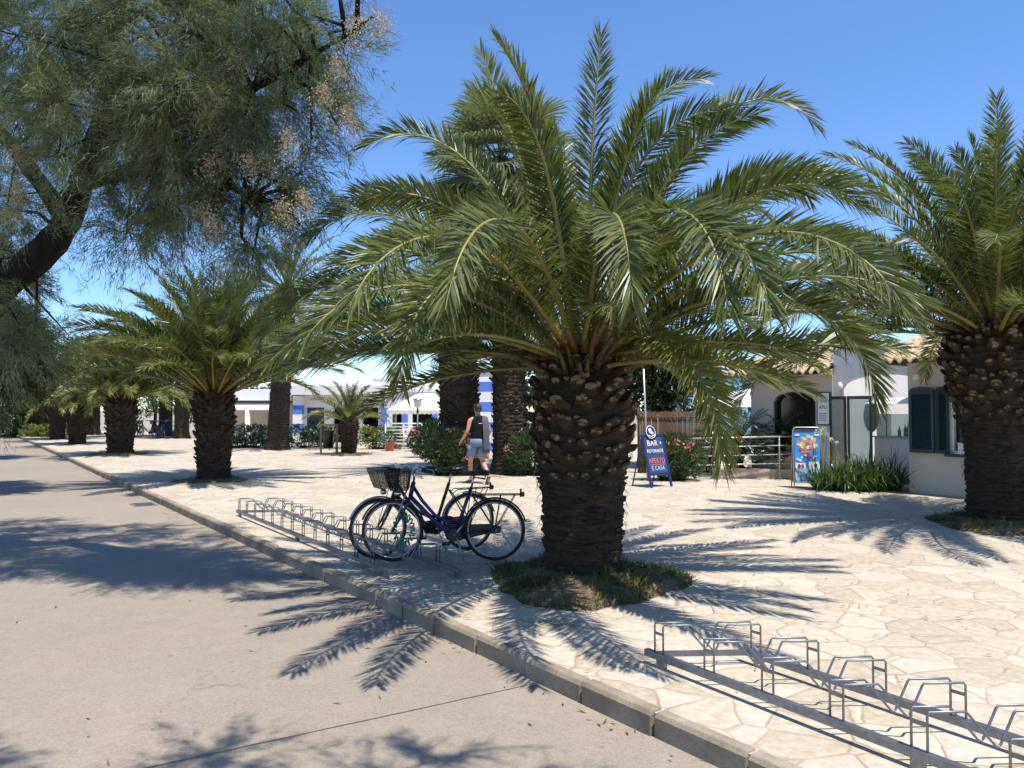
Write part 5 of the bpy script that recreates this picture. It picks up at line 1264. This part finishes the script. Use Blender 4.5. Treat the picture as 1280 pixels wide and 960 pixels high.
# litter bin
o = empty('litter_bin', (-6.55, 28.6, 0), 0, 'dark litter bin under a small wooden roof on a post', 'bin')
mb = MB(); mb.loft([[(-.28 + q * math.cos(a * PI / 8), q * math.sin(a * PI / 8), z) for a in range(16)] for q, z in ((.18, .22), (.21, .85), (.21, .86))]); mb.build('bucket', M['black'], o)
mb = MB(); mb.box(.0, .08, -.04, .04, -.02, 1.05); mb.box(-.58, -.52, -.03, .03, -.02, 1.05); mb.build('post', M['wood'], o)
mb = MB(); mb.box(-.62, .14, -.25, .25, 1.05, 1.11); mb.build('roof', M['wood'], o, bevel=.01)

# ---------------------------------------------------------------- signs
def place(o, loc, rz): o.location = loc; o.rotation_euler = (0, 0, rz)
o = empty('bar_board', (3.05, 16.55, 0), R(36), 'blue A-board chalkboard advertising the bar in white and pink lettering', 'sign board')
lean = R(14)
pan = empty('chalk_panel', (0, -.22, 0), 0); pan.parent = o; pan.rotation_euler = (-lean, 0, 0)
mb = MB(); W2 = .33
mb.box(-W2, -W2 + .05, -.02, .02, .0, 1.15); mb.box(W2 - .05, W2, -.02, .02, 0, 1.15); mb.box(-W2 + .05, W2 - .05, -.02, .02, .26, .31); mb.box(-W2 + .05, W2 - .05, -.02, .02, 1.10, 1.15)
mb.build('board_frame', M['sign_blue'], pan, bevel=.006)
mb = MB(); mb.box(-W2 + .05, W2 - .05, -.006, .006, .31, 1.10); mb.build('slate', M['slate'], pan)
mb = MB(); P = [(.155 * math.cos(a * PI / 14), 1.19 + .155 * math.sin(a * PI / 14)) for a in range(28)]
mb.loft([[(x - .06, -.034, z) for x, z in P], [(x - .06, -.022, z) for x, z in P]], 0, True, False); lg = mb.build('round_emblem', M['sign_blue'], pan)
mb = MB(); mb.tube([(-.06 + .135 * math.cos(a * PI / 16), -.038, 1.19 + .135 * math.sin(a * PI / 16)) for a in range(32)], .009, 6, 0, False, True)
mb.ball((-.07, -.036, 1.22), .05, .006, .06); mb.tube([(-.15, -.038, 1.12), (-.06, -.038, 1.09), (.04, -.038, 1.13)], .010, 6); mb.ball((-.02, -.036, 1.17), .04, .006, .03); mb.build('emblem_drawing', M['chalk'], lg)
RX = (R(90), 0, 0)
text('BAR', .17, M['chalk'], pan, (-.05, -.009, .95), RX, sx=1.0)
mb = MB()
for k in range(3):
    a = k * PI / 3; mb.tube([(.20 - .035 * math.cos(a), -.010, .95 - .035 * math.sin(a)), (.20 + .035 * math.cos(a), -.010, .95 + .035 * math.sin(a))], .006, 4)
mb.build('star', M['chalk'], pan)
text('RISTORANTE', .105, M['chalk'], pan, (0, -.009, .78), RX, sx=.78)
text('APERTO', .15, M['chalk_pink'], pan, (.0, -.009, .57), RX, sx=.85)
mb = MB(); mb.box(-.22, .24, -.010, -.007, .485, .495); mb.build('underline', M['chalk_pink'], pan)
text('E CASA', .13, M['chalk_blue'], pan, (.0, -.009, .41), RX, sx=.9)
mb = MB()
for s in (-1, 1): mb.tube([(s * .30, .06, 1.06), (s * .31, .34, 0)], .016, 6)
mb.tube([(-.30, .22, .45), (.30, .22, .45)], .010, 6); mb.build('rear_leg', M['sign_blue'], o)

o = empty('ice_cream_poster', (6.22, 16.25, 0), R(-12), 'blue ice cream poster stand in a silver tubular frame', 'sign board')
mb = MB(); W2 = .275; H = 1.27
fr = [(-W2, 0, 0), (-W2, 0, H - .06), (-W2 + .02, 0, H - .02), (-W2 + .06, 0, H), (W2 - .06, 0, H), (W2 - .02, 0, H - .02), (W2, 0, H - .06), (W2, 0, 0)]
tl = lambda p: (p[0], p[1] + p[2] * .12 - .16, p[2])
mb.tube([tl(p) for p in fr], .014, 8); mb.tube([tl((-W2, 0, .12)), tl((W2, 0, .12))], .010, 6); mb.build('tube_frame', M['rail'], o)
ps = empty('poster', (0, -.16, 0)); ps.parent = o; ps.rotation_euler = (-math.atan(.12), 0, 0)
sheet = MB(); sheet.box(-W2 + .02, W2 - .02, -.006, .006, .15, 1.17)
mb = MB(); mb.box(-W2 + .02, W2 - .02, -.006, .006, 1.172, 1.24); mb.build('header_strip', M['slate'], ps)
sheet.box(-W2 + .025, W2 - .025, -.0075, -.0062, .155, .40, 1)
r = random.Random(21); inks = ['ink_yellow', 'ink_green', 'ink_red', 'ink_orange', 'ink_cream', 'ink_yellow', 'chalk', 'ink_violet', 'ink_green', 'ink_brown']
blobs = {}
def blob(x, z, rx, rz, ink):
    b = blobs.setdefault(ink, [MB(), len(blobs)]); rot = r.uniform(0, 3)
    P = []
    for a in range(12):
        q = 1 + .2 * math.sin(3 * a + rot); P.append((x + rx * q * math.cos(a * PI / 6), z + rz * q * math.sin(a * PI / 6)))
    y = -.009 - .0012 * b[1] - r.uniform(0, .0004)
    b[0].loft([[(x_, y, z_) for x_, z_ in P], [(x_, y + .0008, z_) for x_, z_ in P]], 0, True, False)
for k in range(70):
    a = r.uniform(0, 2 * PI); q = math.sqrt(r.uniform(0, 1)); blob(.20 * q * math.cos(a), .93 + .18 * q * math.sin(a), r.uniform(.022, .05), r.uniform(.02, .045), r.choice(inks[:6] + ['ink_violet']))
for x in (-.19, .19): blob(x, 1.12, .05, .022, 'chalk')
for k in range(14): blob(r.uniform(-.2, .2), r.uniform(.58, .70), r.uniform(.012, .035), r.uniform(.015, .045), r.choice(['chalk', 'ink_red', 'ink_brown', 'ink_violet', 'chalk']))
sheet.box(-.24, -.04, -.0085, -.0078, .405, .53, 2); sheet.box(.02, .24, -.0085, -.0078, .405, .56, 2)
blob(-.17, .465, .03, .045, 'ink_brown'); blob(-.10, .465, .03, .045, 'ink_red'); blob(.16, .49, .03, .035, 'shutter'); blob(.08, .46, .04, .03, 'ink_cream')
for k in range(12): blob(r.uniform(-.2, .2), r.uniform(.22, .34), r.uniform(.012, .04), r.uniform(.01, .03), r.choice(['chalk', 'ink_brown', 'ink_cream', 'slate']))
inks_ = [M['poster_blue'], M['poster_light'], M['chalk']]
for ink, (b, _) in blobs.items(): inks_.append(M[ink]); sheet.add(b.v, b.f, len(inks_) - 1)
sheet.build('poster_sheet', inks_, ps)
mb = MB(); mb.box(-W2 + .01, W2 - .01, .0, .012, .1, 1.2)
for i in range(len(mb.v)): x, y, z = mb.v[i]; mb.v[i] = (x, y + .02 + (1.27 - z) * .22, z)
mb.build('rear_panel', M['rail'], o)
mb = MB()
for s in (-1, 1): mb.tube([(s * W2, -.01, 1.22), (s * W2, .27, 0)], .012, 6)
mb.build('rear_leg', M['rail'], o)

# ---------------------------------------------------------------- walking man (local +y is forward)
def person(loc, rz):
    o = empty('person', loc, rz, 'dark-haired man walking away in black tank top and denim shorts', 'person')
    V = []; E = []; Rr = []
    def v(p, r_): V.append(p); Rr.append(r_ if isinstance(r_, tuple) else (r_, r_)); return len(V) - 1
    def chain(start, pts):
        i = start
        for p, r_ in pts:
            j = v(p, r_); E.append((i, j)); i = j
        return i
    pel = v((0, 0, .96), (.135, .105))
    waist = chain(pel, [((0, .0, 1.10), (.13, .10)), ((0, .0, 1.25), (.145, .105)), ((0, 0, 1.39), (.15, .10))])
    neck = chain(waist, [((0, -.005, 1.49), (.075, .07)), ((0, .005, 1.54), .055), ((0, .02, 1.60), (.06, .07)), ((0, .03, 1.67), (.076, .092)), ((0, .025, 1.735), (.066, .082)), ((0, .02, 1.765), (.035, .045))])
    head = 7
    chain(8 - 1, [((0, .115, 1.655), .014), ((0, .135, 1.64), .010)])
    for s in (-1, 1):
        chain(7, [((s * .078, .015, 1.665), .018), ((s * .088, .0, 1.675), .012)])
    hands = []
    for s, elbow, wrist, hand in ((-1, (-.275, -.04, 1.17), (-.33, .13, .97), (-.345, .19, .91)), (1, (.27, -.05, 1.16), (.265, .10, .98), (.265, .15, .915))):
        chain(waist, [((s * .13, 0, 1.435), .065), ((s * .195, 0, 1.42), .06), ((s * .225, -.02, 1.31), .05), (elbow, .041), (tuple((a + b) / 2 for a, b in zip(elbow, wrist)), .037), (wrist, .026), (hand, (.036, .018))])
        hands.append((s, Vector(wrist), Vector(hand)))
    # left leg forward, right leg trailing with the heel raised
    chain(pel, [((-.09, .02, .88), .092), ((-.10, .10, .70), .080), ((-.10, .17, .50), .056), ((-.10, .17, .36), .056), ((-.10, .15, .12), .036), ((-.10, .19, .06), (.042, .035)), ((-.105, .30, .04), (.042, .022))])
    chain(pel, [((.09, -.01, .88), .092), ((.10, .00, .70), .080), ((.10, -.02, .51), .056), ((.10, -.14, .40), .056), ((.10, -.33, .22), .036), ((.10, -.36, .15), (.042, .035)), ((.105, -.31, .06), (.042, .024))])
    roots = [0]
    for s, w, h in hands:
        d = (h - w).normalized(); side = Vector((0, 1, 0)) - d * d.y; side = side.normalized(); pn = d.cross(side) * s
        for k, (off, ln) in enumerate(((.027, .070), (.009, .078), (-.009, .073), (-.026, .058))):
            a = v(tuple(h + side * off * .8), .009); roots.append(a)
            chain(a, [(tuple(h + side * off + d * ln * .55), .0085), (tuple(h + side * off + d * ln * .85 - pn * .012), .008), (tuple(h + side * off * .95 + d * ln * 1.15 - pn * .03), .006)])
        a = v(tuple(w + d * .02 + side * .02), .010); roots.append(a); chain(a, [(tuple(w + d * .045 + side * .045), .010), (tuple(w + d * .08 + side * .055 - pn * .01), .008)])
    me = bpy.data.meshes.new('body'); me.from_pydata(V, E, []); me.materials.append(M['skin'])
    b = link('body', me, o)
    md = b.modifiers.new('skin', 'SKIN'); md.use_smooth_shade = True
    for i, sv in enumerate(me.skin_vertices[0].data): sv.radius = Rr[i]; sv.use_root = i in roots
    b.modifiers.new('sub', 'SUBSURF').levels = 2; b.modifiers['sub'].render_levels = 2
    el = lambda c, rx, ry, n=20: [(c[0] + rx * math.cos(2 * PI * j / n), c[1] + ry * math.sin(2 * PI * j / n), c[2]) for j in range(n)]
    mb = MB(); mb.loft([el((0, 0, .93), .178, .140), el((0, 0, 1.02), .172, .135), el((0, 0, 1.12), .166, .13), el((0, 0, 1.25), .176, .135), el((0, 0, 1.36), .190, .135), el((0, -.003, 1.43), .182, .12), el((0, -.005, 1.48), .135, .10), el((0, -.005, 1.515), .088, .082)], 0, False)
    t = mb.build('tank_top', M['tank'], o); t.modifiers.new('thick', 'SOLIDIFY').thickness = .006
    mb = MB(); mb.box(-.05, .07, -.141, -.137, 1.335, 1.347); mb.build('print_line', M['chalk'], t)
    mb = MB(); mb.loft([el((0, 0, 1.0), .172, .135), el((0, 0, .92), .182, .148), el((0, .005, .83), .188, .15)], 0, False)
    for (a, b_, c) in (((-.092, .03, .86), (-.10, .09, .72), (-.102, .135, .60)), ((.092, 0, .86), (.10, .0, .72), (.102, -.012, .60))):
        mb.loft([el(a, .102, .128), el(b_, .103, .118), el(c, .098, .108)], 0, False)
    s_ = mb.build('shorts', M['denim'], o); s_.modifiers.new('thick', 'SOLIDIFY').thickness = .008
    mb = MB(); rings = []
    for i in range(9):
        ph = -.35 + (PI / 2 + .35) * i / 8.001; z = 1.675 + .108 * math.sin(ph); q = math.cos(ph)
        rings.append([(.089 * q * math.cos(a), .012 + (.106 * q * math.sin(a) if math.sin(a) < 0 else .095 * q * math.sin(a)), z + (.05 if math.sin(a) > .3 and i < 4 else 0)) for a in [2 * PI * j / 20 for j in range(20)]])
    mb.loft(rings); mb.loft([el((0, -.03, 1.60), .062, .060), el((0, -.02, 1.65), .082, .082)], 0, True); mb.build('hair', M['hair'], o)
    for (x, y, z, rt) in ((-.10, .23, .0, 0), (.10, -.345, .085, -50)):
        mb = MB(); rings = []
        for yy, w_, h_ in ((-.10, .028, .07), (-.06, .042, .095), (.0, .044, .085), (.08, .048, .06), (.14, .044, .045), (.165, .02, .03)):
            rings.append([(w_ * math.cos(a), yy, max(0, h_ * (.5 + .5 * math.sin(a)))) for a in [2 * PI * j / 14 for j in range(14)]])
        mb.loft(rings); mb.build('shoe', M['shoe'], o, (x, y, z), (R(rt), 0, 0))
    return o
man = person((-.76, 17.15, 0), R(28))
# towel over his right shoulder
mb = MB(); pts = []
path = [(.15, .17, 1.20), (.15, .155, 1.34), (.145, .09, 1.475), (.135, 0, 1.505), (.125, -.09, 1.475), (.115, -.16, 1.36), (.11, -.185, 1.2), (.115, -.19, 1.0), (.12, -.185, .80), (.125, -.18, .68)]
rings = []
for i, (x, y, z) in enumerate(path):
    w_ = .075; t = .012; wv = .008 * math.sin(i * 1.7)
    rings.append([(x - w_, y - t + wv, z - .006), (x - w_ * .4, y - t - .006, z), (x, y - t + .005, z), (x + w_ * .5, y - t - .006, z), (x + w_, y - t - wv, z - .012), (x + w_, y + t - wv, z - .012), (x, y + t, z), (x - w_, y + t + wv, z - .006)])
mb.loft(rings); tw = mb.build('towel', M['towel'], None, man.location, man.rotation_euler)
tag(tw, 'grey towel draped over the walking man\'s right shoulder', 'towel')
mb = MB(); rings = []
for i in range(7):
    z = .93 - i * .065; w_ = .03 + .012 * i
    rings.append([(.285 + w_ * .55 * math.cos(a) + .01 * math.sin(i * 2 + a * 3), .14 + w_ * math.sin(a), z) for a in [2 * PI * j / 12 for j in range(12)]])
mb.loft(rings); tw = mb.build('beach_cloth', M['pattern'], None, man.location, man.rotation_euler)
tag(tw, 'orange and white patterned cloth bunched in the man\'s right hand', 'cloth')

# ---------------------------------------------------------------- light, sky, camera
EL = R(71); tow = Vector((.62 * math.cos(EL), -.78 * math.cos(EL), math.sin(EL))).normalized()
sun = bpy.data.lights.new('Sun', 'SUN'); sun.energy = 5.0; sun.angle = R(.53); sun.color = (1, .955, .88)
so = bpy.data.objects.new('Sun', sun); COL.objects.link(so); so.rotation_euler = (-tow).to_track_quat('-Z', 'Y').to_euler()
w = bpy.data.worlds.new('World'); scene.world = w; w.use_nodes = True
nt = w.node_tree; bg = nt.nodes['Background']; sk = nt.nodes.new('ShaderNodeTexSky'); sk.sky_type = 'NISHITA'; sk.sun_disc = False
sk.sun_elevation = EL; sk.sun_rotation = math.atan2(tow.x, tow.y); sk.air_density = 1.25; sk.dust_density = 0; sk.ozone_density = 8.0; sk.altitude = 2000
hs = nt.nodes.new('ShaderNodeHueSaturation'); hs.inputs['Hue'].default_value = .503; hs.inputs['Saturation'].default_value = 1.06; hs.inputs['Value'].default_value = 1.02
nt.links.new(sk.outputs[0], hs.inputs['Color']); nt.links.new(hs.outputs[0], bg.inputs[0]); bg.inputs[1].default_value = .15
cam = bpy.data.cameras.new('Camera'); cam.sensor_width = 36; cam.lens = 36 * 960 / 1280; cam.clip_end = 3000; cam.clip_start = .05
co = bpy.data.objects.new('Camera', cam); COL.objects.link(co); co.location = (0, 0, 1.65); co.rotation_euler = (R(90 + 1.9), 0, 0)
scene.camera = co
vs = scene.view_settings; vs.view_transform = 'Standard'; vs.look = 'None'; vs.exposure = 0.51; vs.gamma = 1; vs.use_curve_mapping = False
cy = scene.cycles; cy.max_bounces = 7; cy.diffuse_bounces = 3; cy.glossy_bounces = 2; cy.transmission_bounces = 4; cy.transparent_max_bounces = 8
cy.use_denoising = True; cy.sample_clamp_indirect = 6
